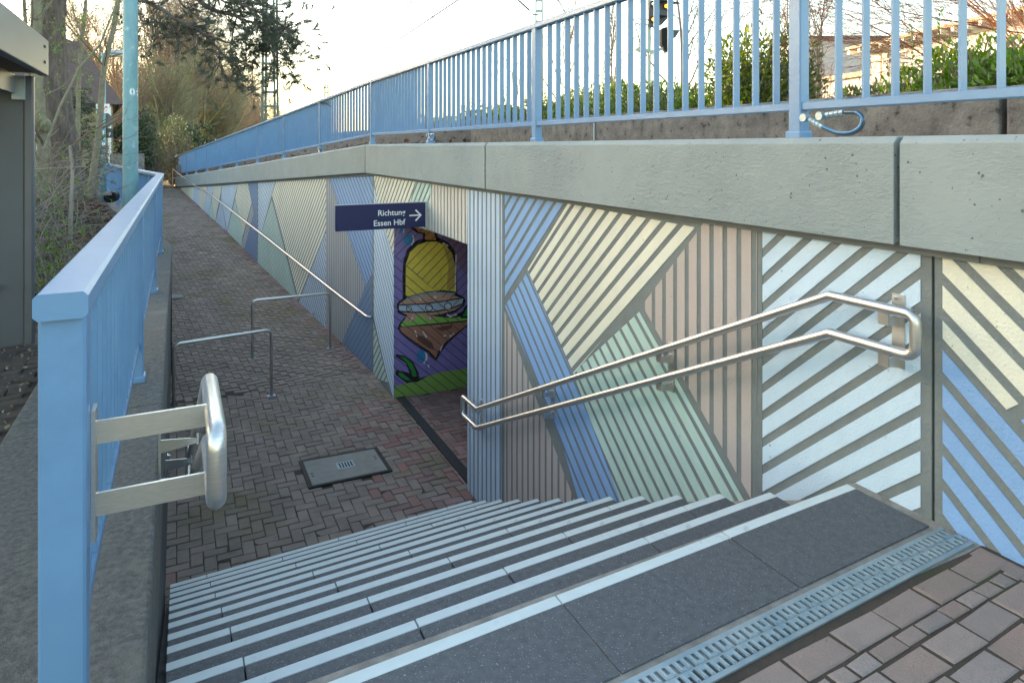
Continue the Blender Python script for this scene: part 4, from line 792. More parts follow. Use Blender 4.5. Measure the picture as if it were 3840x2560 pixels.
# ------------------------------------------------------------------ bonding cables on the railing
def cable(label, y0, x, z, r, sc=1.0, dirv=(0, -1, 0)):
    T = thing('bonding_cable', (x, y0, z), label, 'cable', 'earthing cables under the blue railing')
    d = Vector(dirv); o = Vector((x, y0, z)); u = Vector((0, 0, 1))
    pts = [o, o + d * .05 * sc - u * .022 * sc, o + d * .10 * sc - u * .048 * sc, o + d * .17 * sc - u * .075 * sc, o + d * .24 * sc - u * .078 * sc, o + d * .29 * sc - u * .055 * sc, o + d * .30 * sc - u * .015 * sc, o + d * .27 * sc + u * .012 * sc, o + d * .21 * sc + u * .016 * sc, o + d * .09 * sc + u * .004 * sc]
    def cr(P, n=5):
        out = []
        for i in range(len(P) - 1):
            p0, p1, p2, p3 = P[max(0, i - 1)], P[i], P[i + 1], P[min(len(P) - 1, i + 2)]
            for k in range(n):
                t = k / n; out.append(.5 * ((2 * p1) + (p2 - p0) * t + (2 * p0 - 5 * p1 + 4 * p2 - p3) * t * t + (3 * p1 - p0 - 3 * p2 + p3) * t ** 3))
        return out + [P[-1]]
    mb = MB(); mb.tube(cr(pts[1:-1]), r, 8); mb.build('cable', M['cable'], T, smooth=True)
    mb = MB(); side_ = Vector((-1, 0, 0)) if abs(d.y) > .9 else Vector((-1, 0, 0))
    mb.tube([p + Vector((-r * .72, 0, r * .45)) for p in cr(pts[2:-2])], r * .5, 6); mb.build('blue_core', M['cableb'], T, smooth=True)
    mb = MB()
    for a, b in ((pts[0], pts[2]), (pts[-1], pts[-2])):
        n = 5
        for i in range(n): mb.tube([a.lerp(b, i / n), a.lerp(b, (i + .85) / n)], r * 1.35, 8)
        mb.tube([a + Vector((.012, 0, 0)), a + Vector((-.022, 0, 0))], r * 1.9, 8)
    mb.build('cable_lug', M['zinc'], T)
cable('large blue and black earthing cable loop at the foot of the nearest railing post', 2.305, 2.69, 1.560, .0105)
cable('small earthing cable loop under the third railing post, above the underpass', 7.76, 2.69, 1.560, .0095, .8)
pE = Vector((2.74 - .1097 * 2.7, 10.55 + .994 * 2.7, 0))
cable('tiny earthing cable loop at the railing post where the ramp begins', pE.y - .05, pE.x - .05, 1.40, .010, .85)

# ------------------------------------------------------------------ lamp posts
lp = thing('lamp_post', (-.55, 10.2, -.05), 'thick weathered turquoise lamp post close behind the left railing, stencilled 04', 'lamp post')
mb = MB(); mb.tube([(-.55, 10.2, -.1), (-.55, 10.2, .9), (-.55, 10.2, 6.6)], [.098, .092, .082], 24); mb.build('post', M['turq'], lp, smooth=True)
a0 = math.atan2(-10.2, .55)
put_text('04', .125, (-.55, 10.2, 2.095), (1, 0, 0), (0, 0, 1), M['white'], 'lettering', lp, 'L', .0035, wrap=(.0905, a0 - .10))
l2 = thing('street_lamp', (-1.8, 21.5, -.3), 'slim turquoise street lamp with a flat grey head, behind the slender leaning trunk', 'street lamp')
mb = MB(); mb.tube([(-1.8, 21.5, -.4), (-1.8, 21.5, 3.98)], [.066, .055], 14); mb.build('post', M['turq'], l2, smooth=True)
mb = MB(); mb.tube([(-1.8, 21.5, 3.93), Vector((-1.8, 21.5, 3.95)) + RT * .18], .035, 8); mb.build('arm', M['turq'], l2)
mb = MB(); c = Vector((-1.8, 21.5, 3.97)) + RT * .40; mb.ball(c, 1, 14, 8, sc=(.30, .16, .085)); mb.build('lamp_head', M['aluf'], l2, smooth=True)
mb = MB(); mb.ball(c - Vector((0, 0, .06)), 1, 12, 6, sc=(.25, .12, .05)); mb.build('diffuser', M['glass'], l2, smooth=True)
put_text('9', .17, (-1.8, 21.5, 1.42), RT, (0, 0, 1), M['white'], 'lettering', l2, 'C', .004, wrap=(.0655, math.atan2(-21.5, 1.8)))
sgp = [(0, .045), (.045, 0), (0, -.045), (-.045, 0)]
mb = MB()
def onpost(x, z): a = math.atan2(-21.5, 1.8) + x / .0665; return (-1.8 + .0668 * math.cos(a), 21.5 + .0668 * math.sin(a), z)
for i in range(4):
    a, b = sgp[i], sgp[(i + 1) % 4]; mb.poly([onpost(a[0], 1.66 + a[1]), onpost(a[0] * .6, 1.66 + a[1] * .6), onpost(b[0] * .6, 1.66 + b[1] * .6), onpost(b[0], 1.66 + b[1])])
mb.poly([onpost(-.008, 1.76), onpost(.008, 1.76), onpost(.008, 1.84), onpost(-.008, 1.84)]); mb.poly([onpost(-.03, 1.83), onpost(.03, 1.83), onpost(0, 1.875)])
mb.build('painted_marks', M['white'], l2)
# signs on the slim lamp
F_ = -FW
def board(name, label, cat, c, w_, h_, m, round_=False):
    T = thing(name, tuple(c), label, cat); mb = MB()
    if round_:
        pts = [c + RT * (w_ / 2 * math.cos(2 * math.pi * i / 28)) + Vector((0, 0, w_ / 2 * math.sin(2 * math.pi * i / 28))) for i in range(28)]; mb.prism([p - F_ * .006 for p in pts], F_ * .012)
    else: mb.obox(c, RT * (w_ / 2), F_ * .006, (0, 0, h_ / 2))
    mb.build('panel', m, T); return T
base2 = Vector((-1.8, 21.5, 0))
b1 = board('route_sign', 'small white cycle route sign with a red diagonal arrow on the slim lamp post', 'sign', base2 + RT * .03 + F_ * .08 + Vector((0, 0, 2.46)), .36, .25, M['white'])
c = base2 + RT * .11 + F_ * .09 + Vector((0, 0, 2.49)); mb = MB()
def sq(pts): mb.poly([c + RT * x + Vector((0, 0, z)) for x, z in pts])
sq([(-.05, -.04), (-.035, -.055), (.04, .02), (.025, .035)]); sq([(-.01, .035), (.05, .035), (.05, .015), (-.01, .015)]); sq([(.03, -.025), (.05, -.025), (.05, .016), (.03, .016)])
for cx in (-.03, .03):
    for i in range(10):
        a, b = 2 * math.pi * i / 10, 2 * math.pi * (i + 1) / 10; sq([(cx + .018 * math.cos(a), -.085 + .018 * math.sin(a)), (cx + .018 * math.cos(b), -.085 + .018 * math.sin(b)), (cx + .013 * math.cos(b), -.085 + .013 * math.sin(b)), (cx + .013 * math.cos(a), -.085 + .013 * math.sin(a))])
mb.build('red_arrow', M['red'], b1)
b2 = board('round_sign', 'round traffic sign seen from its grey back, under the white route sign', 'sign', base2 - RT * .015 - F_ * .08 + Vector((0, 0, 2.14)), .43, .43, M['plasticgrey'], True)
mb = MB(); cc = base2 - RT * .16 - F_ * .065 + Vector((0, 0, 2.15)); mb.obox(cc, RT * .035, F_ * .003, (0, 0, .05)); mb.build('sticker', M['white'], b2)
b3 = board('supplementary_sign', 'dark rectangular sign back with a sprayed letter F, below the round sign', 'sign', base2 - F_ * .08 + Vector((0, 0, 1.80)), .43, .26, M['dark'])
put_text('F', .12, base2 + RT * .11 - F_ * .068 + Vector((0, 0, 1.73)), RT, (0, 0, 1), M['white'], 'lettering', b3, 'L', .004)

# ------------------------------------------------------------------ shelter on the left
sh_ = thing('shelter', (-1.9, 4.3, -.03), 'grey metal waiting shelter at the left edge with a deep roof fascia', 'shelter')
mb = MB(); mb.box(-3.2, -1.00, 5.985, 6.035, -.05, 1.93); mb.build('end_panel', M['shelterdark'], sh_)
mb = MB(); mb.rbox((-.968, 6.01, .95), (.031, 0, 0), (0, 0, .985), (0, .035, 0), .012); mb.build('corner_post', M['shelter'], sh_)
mb = MB(); mb.box(-.90, -.842, 2.2, 5.955, 1.936, 2.192); mb.build('fascia', M['shelter'], sh_, bevel=.006)
mb = MB(); mb.box(-3.3, -.905, 2.2, 5.95, 2.09, 2.17); mb.build('roof', M['shelterdark'], sh_)
mb = MB(); mb.box(-3.25, -.90, 5.88, 5.952, 1.95, 2.088); mb.box(-1.10, -1.03, 2.2, 5.87, 1.80, 1.935); mb.build('roof_beam', M['shelter'], sh_)
mb = MB(); mb.box(-1.06, -.985, 5.93, 5.98, 1.76, 1.93); mb.build('bracket', M['zinc'], sh_)
mb = MB()
for z in (2.02, 2.13):
    for dy in (0, .035): mb.tube([(-.846, 5.80 - dy, z), (-.836, 5.80 - dy, z)], .010, 8)
mb.build('bolt', M['dark'], sh_)
mb = MB(); mb.tube(fillet([(-1.5, 5.98, .425), (-1.5, 5.90, .425), (-1.155, 5.90, .425), (-1.155, 5.98, .425)], .05, 6), .019, 10); mb.build('lean_rail', M['steel'], sh_, smooth=True)

# ------------------------------------------------------------------ platform wall behind the railing
pw_ = thing('platform_wall', (4.1, 3, 1.3), 'stained dark concrete platform wall behind the right blue railing', 'wall')
for s0, s1 in ((-6, 2.13), (2.16, 6.14), (6.17, 9.6)):
    mb = MB(); mb.box(4.0, 4.28, s0, s1, 1.0, 1.758 if s0 > -5 else 1.75); mb.build('wall_panel', M['rawconc'], pw_, bevel=.02)
mb = MB(); mb.box(3.99, 4.02, 6.146, 6.166, 1.3, 1.74); mb.build('joint_strip', M['aluf'], pw_)
fw_ = thing('end_block', (4.4, 11.4, 1.2), 'low grey concrete block in the mulch beyond the platform wall', 'concrete block')
mb = MB(); mb.box(4.6, 5.6, 11.5, 13.5, 1.0, 1.56); mb.build('block', M['rawconc'], fw_, bevel=.03)

# ------------------------------------------------------------------ signal and overhead line masts
M['pole'] = mat('pale_green_pole', (0.34, 0.42, 0.38), 0.5, var=.1)
M['mast'] = mat('dark_green_mast', (0.12, 0.16, 0.145), 0.6, var=.15)
M['lens'] = mat('lit_orange_lens', (0.9, 0.25, 0.02), .4, emit=((1.0, 0.22, 0.015), 0.9))
si = thing('railway_signal', tuple(at(2438, 700, 22)), 'railway signal with two lit orange lamps on a pale pole behind the railing', 'railway signal')
def S(x, y, d=22): return at(2300 + x * .17007, y * .17007, d)
def slab(name, pts, m, d=22, th=.10):
    mb = MB(); mb.prism([S(x, y, d) for x, y in pts], FW * th); return mb.build(name, m, si)
mb = MB(); a, b = S(810, 3100), S(810, -500); mb.obox((a + b) / 2 + FW * .15, RT * .05, FW * .05, (0, 0, (b.z - a.z) / 2)); mb.build('pole', M['pole'], si)
slab('signal_screen', [(795, 90), (850, 10), (930, 40), (960, -300), (1240, -300), (1240, 360), (1080, 540), (930, 610), (815, 600), (778, 520), (778, 300)], M['dark'])
slab('indicator_box', [(1070, 630), (1150, 602), (1245, 606), (1245, 1060), (1185, 1155), (1070, 980)], M['black'], 21.95, .35)
for x, y, m in ((880, 100, M['glass']), (1160, 150, M['lens']), (878, 440, M['lens'])):
    mb = MB(); c = S(x, y, 21.97); mb.tube([c, c - FW * .06], .085, 14); mb.build('lamp_ring', M['black'], si)
    mb = MB(); mb.ball(c - FW * .065, .062, 12, 6, sc=(1, 1, 1)); mb.build('lamp_lens', m, si, smooth=True)
for x, y in ((880, 60), (1160, 95), (878, 385)):
    mb = MB(); c = S(x, y, 21.95); mb.prism([c - RT * .10, c + RT * .10 - Vector((0, 0, .02)), c + RT * .45 + Vector((0, 0, .01)), c + RT * .2 + Vector((0, 0, .05))], -FW * .16); mb.build('hood', M['black'], si)
mb = MB(); c = S(1360, 668); mb.prism([S(1240, 660), S(1470, 668), S(1375, 825), S(1240, 900)], FW * .2); mb.build('indicator_hood', M['dark'], si)
mb = MB(); mb.prism([S(800, 1120), S(1100, 1040), S(1105, 1100), S(800, 1220)], FW * .1); mb.prism([S(490, 1085), S(570, 1035), S(640, 1040), S(790, 1090), S(790, 1150), S(560, 1125)], FW * .25); mb.build('step_bracket', M['pole'], si)
mb = MB(); mb.tube([S(565, 1060), S(568, 545)], .018, 6); mb.tube([S(490, 520), S(640, 545), S(780, 560)], .018, 6); mb.tube([S(490, 430), S(560, 420), S(640, 432), S(780, 450)], .018, 6); mb.build('ladder_guard', M['dark'], si)

def mast(label, u, dep, w0, w1, v0, v1, dv, m, th=.09, group='overhead line masts along the railway'):
    T = thing('overhead_line_mast', tuple(at(u, v1, dep)), label, 'railway mast', group); h0 = at(u, v0, dep); h1 = at(u, v1, dep); mb = MB()
    for s in (-1, 1): mb.tube([h1 + RT * (s * w1 / 2), h0 + RT * (s * w0 / 2)], th / 2 * 1.2, 4)
    for s in (-1, 1): mb.tube([h1 + RT * (s * w1 / 2) + FW * .4, h0 + RT * (s * w0 / 2) + FW * .4], th / 2 * 1.2, 4)
    mb.build('chords', m, T); n = int((v1 - v0) / dv)
    for i in range(n):
        p = h0.lerp(h1, (i + .5) / n); ww = w0 + (w1 - w0) * (i + .5) / n
        mb = MB(); mb.obox(p, RT * (ww / 2), FW * .02, (0, 0, th * .42)); mb.obox(p + FW * .4, RT * (ww / 2), FW * .02, (0, 0, th * .42)); mb.obox(p + FW * .2 + RT * (ww / 2), FW * .19, RT * .015, (0, 0, th * .3)); mb.obox(p + FW * .2 - RT * (ww / 2), FW * .19, RT * .015, (0, 0, th * .3))
        mb.build('rung', m, T)
    return T
m1 = mast('tall ladder shaped overhead line mast rising behind the pine branches', 1007, 30, .36, .60, -380, 640, 53, M['mast'])
m2 = mast('slender overhead line mast behind the second railing post, lit orange on its left side', 2022, 44, .36, .48, -260, 620, 40, M['pole'])
m3 = mast('distant lattice mast with two equipment boxes beside the far trees', 873, 92, .55, .95, 296, 600, 24, M['mast'], .14)
m4 = mast('tiny far mast whose arms show above the blue railing', 1223, 110, .5, .6, 318, 560, 20, M['mast'], .14)
mb = MB(); mb.obox(at(871, 416, 91.5), RT * .5, FW * .4, (0, 0, .35)); mb.obox(at(893, 432, 91.5), RT * .45, FW * .4, (0, 0, .4)); mb.build('equipment_box', M['mast'], m3)
mb = MB(); mb.tube([at(2002, 58, 44), at(1940, 0, 44), at(1880, -60, 44)], .025, 5)
for i in range(7): p = at(2000 - i * 6 - 18, 52 - i * 5.5 - 14, 44); mb.tube([p - RT * .02, p + RT * .04 + Vector((0, 0, .03))], .11, 8)
mb.tube([at(1998, 55, 44), at(2022, 57, 44)], .04, 6); mb.build('insulator_arm', M['dark'], m2)
mb = MB(); mb.tube([at(985, 322, 30), at(878, 386, 60)], .035, 5); mb.tube([at(990, 325, 30), at(1007, 320, 30)], .05, 5); mb.build('stay', M['dark'], m1)
mb = MB(); mb.tube([at(1120, 324, 110), at(1192, 372, 110), at(1222, 372, 110)], .07, 5); mb.tube([at(1092, 366, 110), at(1222, 373, 110)], .06, 5); mb.tube([at(1200, 330, 110), at(1222, 330, 110)], .07, 5); mb.build('arm', M['mast'], m4)
mb = MB(); mb.tube([at(876, 205, 92), at(900, 203, 92), at(918, 207, 92)], .06, 5); mb.tube([at(860, 322, 92), at(905, 320, 92)], .07, 5); mb.build('arm', M['mast'], m3)
def wire(label, a, b, r, sag=.25, drops=()):
    mb = MB(); mb.tube([a.lerp(b, i / 12) - Vector((0, 0, sag * 4 * (i / 12) * (1 - i / 12))) for i in range(13)], r, 4)
    for f in drops: p = a.lerp(b, f) - Vector((0, 0, sag * 4 * f * (1 - f))); mb.ball(p, r * 1.5, 6, 4)
    return tag(mb.build('overhead_wire', M['dark'], None), label, 'wire', 'overhead wires above the railway')
wire('most visible overhead wire, descending left from the top centre of the sky', at(1760, -28, 22), at(1110, 385, 78), .030, .2, (.07, .22, .5))
wire('fainter overhead wire above and left of the clearer one', at(1590, -28, 30), at(1080, 340, 95), .030, .2, (.2, .45))
wire('short overhead wire crossing the sky close to the pine branch tips', at(1330, -30, 34), at(1060, 240, 90), .028, .2)

# ------------------------------------------------------------------ vegetation
def leafmat(name, col, col2=None, isl=.35, trans=.35):
    m = mat(name, col, .55, island=isl, var=.15 if not col2 else 0, col2=col2, scale=1.2, spec=.3)
    b = m.node_tree.nodes['Principled BSDF']; t = m.node_tree; out = t.nodes['Material Output']
    tr = t.nodes.new('ShaderNodeBsdfTranslucent'); mx = t.nodes.new('ShaderNodeMixShader'); mx.inputs[0].default_value = trans
    src = b.inputs['Base Color'].links[0].from_socket; t.links.new(src, tr.inputs[0])
    t.links.new(b.outputs[0], mx.inputs[1]); t.links.new(tr.outputs[0], mx.inputs[2]); t.links.new(mx.outputs[0], out.inputs[0])
    return m
M['bark'] = mat('pale_green_bark', (0.27, 0.25, 0.175), .9, col2=(0.17, 0.155, 0.11), scale=9, bump=.6, bscale=40)
M['pinebark'] = mat('fissured_pine_bark', (0.175, 0.14, 0.125), .95, col2=(0.06, 0.048, 0.043), scale=13, bump=2.0, bscale=18, streak=(1, 1, .22), detail=8)
M['twig'] = mat('brown_twigs', (0.19, 0.15, 0.115), .9, col2=(0.14, 0.105, 0.08), scale=.4, island=.3)  # haze glow put into this and the following brown and green twig colours
M['twighaze'] = mat('hazy_brown_twigs', (0.33, 0.205, 0.14), .9, col2=(0.25, 0.185, 0.12), scale=.3, island=.3)
M['twiggreen'] = mat('budding_green_twigs', (0.29, 0.27, 0.15), .9, col2=(0.25, 0.205, 0.125), scale=.4, island=.3)
M['twigred'] = mat('red_brown_twigs', (0.235, 0.090, 0.045), .8, island=.35)
M['deadstem'] = mat('dead_stems', (0.27, 0.225, 0.17), .9, island=.35)
M['fresh'] = leafmat('fresh_spring_leaf', (0.165, 0.30, 0.045), trans=.45)
M['shrubleaf'] = leafmat('olive_shrub_leaf', (0.17, 0.19, 0.085), trans=.3)
M['darkleaf'] = leafmat('dark_evergreen_leaf', (0.050, 0.082, 0.045), trans=.2)
M['laurel'] = leafmat('laurel_leaf', (0.130, 0.225, 0.040), trans=.3)
M['laurelsun'] = leafmat('sunlit_yellow_laurel_leaf', (0.34, 0.36, 0.06), trans=.35)  # yellow green variety, sunlight put into its leaf colour
M['needle'] = leafmat('pine_needle', (0.105, 0.130, 0.095), trans=.25, isl=.3)
M['cone'] = mat('pine_cone', (0.07, 0.045, 0.032), .9)
M['litter'] = leafmat('dead_leaf', (0.150, 0.080, 0.048), trans=.1, isl=.5)
M['blossom'] = leafmat('pale_catkin', (0.55, 0.56, 0.46), trans=.3)

def rdir(r, up=0):
    v = Vector((r.gauss(0, 1), r.gauss(0, 1), r.gauss(0, 1) + up)); return v.normalized()
def turn(d, ang, r):
    o = d.orthogonal().normalized(); a = r.uniform(0, 2 * math.pi)
    o = Matrix.Rotation(a, 3, d) @ o
    return (d * math.cos(ang) + o * math.sin(ang)).normalized()
def grow(mb, r, p, d, L, rad_, lev, P, tips):
    n = P['seg'][lev]; pts = [p]; rr = [rad_]; dirs = [d]
    for i in range(n):
        d = (d + rdir(r) * P['wig'][lev] + Vector((0, 0, 1)) * P['up'][lev] + P.get('pull', Vector((0, 0, 0))) * (lev > 0)).normalized()
        p = p + d * (L / n); pts.append(p); dirs.append(d); rr.append(rad_ * (1 - (1 - P['taper'][lev]) * (i + 1) / n))
    mb.tube(pts, rr, P['sides'][lev], cap=False)
    last = lev == len(P['num'])
    if last:
        tips.append((pts[-1], dirs[-1], L)); return
    if lev >= len(P['num']) - 1: tips.append((pts[-1], dirs[-1], L))
    k = P['num'][lev]
    for i in range(k):
        t = P['t0'][lev] + (1 - P['t0'][lev]) * (i + r.random()) / k
        x = min(n - 1e-6, t * n); a = int(x); f = x - a
        q = pts[a].lerp(pts[a + 1], f); rq = rr[a] + (rr[a + 1] - rr[a]) * f
        cd_ = turn(dirs[a + 1], P['ang'][lev] * r.uniform(.7, 1.25), r)
        grow(mb, r, q, cd_, L * P['lr'][lev] * r.uniform(.6, 1.15) * (1.15 - .55 * t if lev == 0 and P.get('cone') else 1), max(P.get('rmin', .002), rq * P['rr'][lev]), lev + 1, P, tips)
def leafcard(mb, p, d, l, w_, r, m=0):
    s = d.cross(rdir(r)); s = s.normalized() if s.length > 1e-4 else d.orthogonal()
    a = p + d * (l * .5); mb.poly([p, a + s * (w_ / 2), p + d * l, a - s * (w_ / 2)], m)
BARE = dict(seg=[6, 5, 4, 3, 2], wig=[.10, .18, .25, .3, .3], up=[.05, .10, .06, .04, .02], taper=[.45, .4, .4, .4, .4], sides=[8, 6, 4, 3, 3], num=[9, 6, 6, 5], t0=[.25, .2, .15, .1], ang=[.75, .7, .7, .7], lr=[.55, .55, .5, .5], rr=[.5, .5, .55, .6], rmin=.004)

def tree(name, label, cat, base, h, r0, P, seed, mtrunk, mtwig, group=None, leaves=None, lean=Vector((0, 0, 0))):
    r = random.Random(seed); T = thing(name, tuple(base), label, cat, group)
    mb = MB(); tips = []
    # trunk separately
    d = (Vector((0, 0, 1)) + lean).normalized(); n = 8; pts = [Vector(base)]; dirs = [d]; rr = [r0 * 1.25]
    for i in range(n):
        d = (d + rdir(r) * P['wig'][0] + Vector((0, 0, 1)) * P['up'][0]).normalized(); pts.append(pts[-1] + d * (h * P.get('th', .8) / n)); dirs.append(d); rr.append(r0 * (1 - .65 * (i + 1) / n))
    mt = MB(); mt.tube(pts, rr, 9, cap=False); mt.build('trunk', mtrunk, T, smooth=True)
    k = P['num'][0]
    for i in range(k):
        t = P['t0'][0] + (1 - P['t0'][0]) * (i + r.random()) / k; x = min(n - 1e-6, t * n); a = int(x); f = x - a
        q = pts[a].lerp(pts[a + 1], f)
        grow(mb, r, q, turn(dirs[a + 1], P['ang'][0] * r.uniform(.7, 1.2), r), h * P['lr'][0] * r.uniform(.7, 1.1) * (1.2 - .6 * t), rr[a] * P['rr'][0], 1, P, tips)
    mb.build('crown', mtwig, T)
    if leaves:
        m_, per, l, w_ = leaves; ml = MB()
        for p, dd, L in tips:
            for _ in range(per):
                q = p - dd * r.uniform(0, L * .9) + rdir(r) * (.3 * l); leafcard(ml, q, (dd + rdir(r) * .9).normalized(), l * r.uniform(.6, 1.2), w_ * r.uniform(.7, 1.2), r)
        ml.build('leaves', m_, T)
    return T
def copytree(o, parent=None):
    c = o.copy(); COL.objects.link(c); c.parent = parent
    if parent: c.matrix_parent_inverse = o.matrix_parent_inverse.copy()
    for ch in list(o.children): copytree(ch, c)
    return c
def place(proto, label, base, sc, rot):
    c = copytree(proto); c.location = base; c.scale = (sc, sc, sc); c.rotation_euler = (0, 0, rot); c['label'] = label
    return c

# mid distance wood at the head of the ramp
gnd = lambda u, dep, z=-.4: Vector((at(u, 552, dep).x, at(u, 552, dep).y, z))
WG = 'bare trees at the head of the ramp'
P1 = dict(BARE); P1.update(num=[18, 10, 8, 6], t0=[.12, .12, .1, .1], ang=[.65, .6, .6, .6], up=[.05, .16, .10, .06, .03], rmin=.008)
ta = tree('bare_tree', 'big brown bare tree just right of the turquoise lamp post', 'tree', gnd(565, 40), 11, .17, P1, 3, M['twig'], M['twighaze'], WG)
tb = tree('bare_tree', 'greenish budding tree whose branches lean right above the far ramp', 'tree', gnd(735, 44), 9.6, .15, P1, 5, M['twig'], M['twiggreen'], WG, lean=Vector((.10, -.1, 0)))
place(ta, 'tall bare tree showing left of the turquoise lamp post, by the brown roof', gnd(440, 46), 1.05, 2.1)
place(ta, 'bare tree with the tallest crown behind the hanging pine branches', gnd(640, 50), 1.12, 4.0)
place(tb, 'smaller budding tree at the right edge of the wood', gnd(820, 56), .80, 1.0)
place(ta, 'bare brown tree in the back row between the budding tree and the lamp post', gnd(700, 62), 1.05, 5.1)
place(tb, 'budding tree low in front of the wood beside the ramp end', gnd(620, 37), .66, 3.3)
P2 = dict(BARE); P2.update(num=[26, 11, 8, 5], t0=[.03, .1, .1, .1], ang=[.5, .5, .5, .6], up=[.03, .2, .14, .08, .04], lr=[.8, .5, .5, .5], th=.45, rmin=.007)
TG = 'thickets along the edge of the wood'
tc_ = tree('thicket', 'brown thicket at the left end of the wood edge, behind the thick lamp post', 'thicket', gnd(500, 37), 4.6, .07, P2, 8, M['twig'], M['twighaze'], TG)
td_ = tree('thicket', 'greenish thicket beside the top of the ramp', 'thicket', gnd(800, 46), 4.4, .06, P2, 9, M['twig'], M['twiggreen'], TG)
for pr, u, d_, s_, rt_, lb in ((tc_, 590, 42, 1.1, 1.3, 'brown thicket right of the lamp post'), (td_, 650, 40, .95, 2.2, 'budding thicket in the middle of the wood edge'), (tc_, 745, 52, 1.15, 3.1, 'brown thicket behind the dark arching bush'), (tc_, 850, 66, 1.0, 4.4, 'far brown thicket at the end of the blue railing'), (td_, 450, 44, 1.2, .6, 'thicket close to the yellow house corner'), (tc_, 905, 80, 1.05, 5.2, 'distant thicket below the mast with boxes'), (tc_, 690, 58, 1.35, 5.9, 'tall thicket in the back row of the wood'), (td_, 560, 54, 1.5, 3.7, 'tall budding thicket behind the lamp post'), (tc_, 960, 95, 1.0, 2.5, 'small distant thicket left of the ladder mast'), (tc_, 1040, 105, 1.0, .3, 'small distant thicket right of the ladder mast')):
    place(pr, lb, gnd(u, d_, -.4 if d_ < 60 else 0), s_, rt_)
FG = 'distant bare trees along the railway'
P3 = dict(BARE); P3.update(num=[14, 8, 6, 4], t0=[.12, .12, .1, .1], ang=[.6, .55, .55, .6], up=[.05, .16, .10, .06, .03], rmin=.022)
tf = tree('bare_tree', 'distant warm brown tree between the wood and the mast with boxes', 'tree', gnd(905, 88, 0), 10.5, .16, P3, 6, M['twig'], M['twighaze'], FG)
place(tf, 'distant warm brown tree left of the mast with boxes', gnd(838, 84, 0), .92, .7); place(tf, 'distant rounded tree between the two left masts', gnd(930, 92, 0), .86, 2.9)
place(tf, 'distant tree just left of the tall ladder mast', gnd(978, 100, 0), .80, 4.9); place(tf, 'low distant tree just right of the tall ladder mast', gnd(1048, 112, 0), .72, 3.9)
place(tf, 'faint tree farthest right along the railway, over the blue railing', gnd(1110, 130, 0), .70, 1.9); place(tf, 'distant brown tree behind the mast with boxes', gnd(880, 75, 0), .78, 2.3)

def bush(name, label, cat, c, R, n, l, w_, m, seed, group=None, m2=None, stems=30, up=.4, shell=.55, stemmat=None, spikes=0, m2f=.3):
    """rounded shrub: leaves scattered through an uneven ellipsoid volume, stems inside"""
    r = random.Random(seed); c = Vector(c); T = thing(name, (c.x, c.y, c.z), label, cat, group)
    lobes = [(Vector((r.uniform(-.55, .55) * R[0], r.uniform(-.55, .55) * R[1], r.uniform(.25, .95) * R[2])), r.uniform(.35, .6)) for _ in range(9)]
    ml = MB()
    for i in range(n):
        o, k = lobes[r.randrange(9)]; d = rdir(r, .3)
        q = o + Vector((d.x * R[0] * k, d.y * R[1] * k, d.z * R[2] * k * .8)) * (shell + (1 - shell) * r.random() ** .5)
        if q.z < .02: q.z = r.uniform(.02, .3) * R[2]
        leafcard(ml, c + q, (d * .8 + rdir(r) * .7 + Vector((0, 0, up))).normalized(), l * r.uniform(.6, 1.25), w_ * r.uniform(.7, 1.2), r, 1 if (m2 and r.random() < m2f) else 0)
    for i in range(spikes):
        o, k = lobes[r.randrange(9)]; q = c + o + Vector((r.uniform(-.3, .3), r.uniform(-.3, .3), k * R[2] * .7)); hh = r.uniform(.15, .4)
        for j in range(9): leafcard(ml, q + Vector((0, 0, hh * j / 9)), (rdir(r) * .6 + Vector((0, 0, 1))).normalized(), l * .8, w_ * .8, r)
    ms = MB()
    for i in range(stems):
        o, k = lobes[r.randrange(9)]; e = c + o + rdir(r, .5) * (k * min(R) * 1.0); b = c + Vector((r.uniform(-.3, .3) * R[0], r.uniform(-.3, .3) * R[1], 0))
        ms.tube([b, b.lerp(e, .5) + rdir(r) * .1 * R[0], e], [.014, .010, .006], 4, cap=False)
    ms.build('stems', stemmat or M['twig'], T)
    ml.build('leaves', [m, m2] if m2 else m, T)
    return T
bush('evergreen_shrub', 'olive green shrub in front of the wood, just right of the thick lamp post', 'shrub', gnd(545, 30), (1.7, 1.5, 2.9), 3800, .13, .05, M['shrubleaf'], 11, stems=260)
bush('evergreen_shrub', 'pale catkin shrub rising in the middle of the wood edge', 'shrub', gnd(680, 33), (1.5, 1.5, 3.0), 3000, .13, .05, M['shrubleaf'], 12, stems=260, m2=M['blossom'], m2f=.10)
bush('evergreen_shrub', 'dark evergreen bush arching over the end of the ramp', 'shrub', gnd(725, 36.5), (1.5, 1.3, 2.5), 5500, .15, .08, M['darkleaf'], 13, stems=30, m2=M['shrubleaf'])
bush('evergreen_shrub', 'low dark shrub at the very end of the ramp path', 'shrub', gnd(640, 40), (2.0, 1.2, 1.5), 4500, .15, .08, M['darkleaf'], 14, stems=30)
bush('evergreen_shrub', 'dark green bush behind the low brown wall and yellow house corner', 'shrub', gnd(455, 29, -.3), (1.3, 1.1, 2.6), 4500, .14, .08, M['darkleaf'], 15, stems=20)

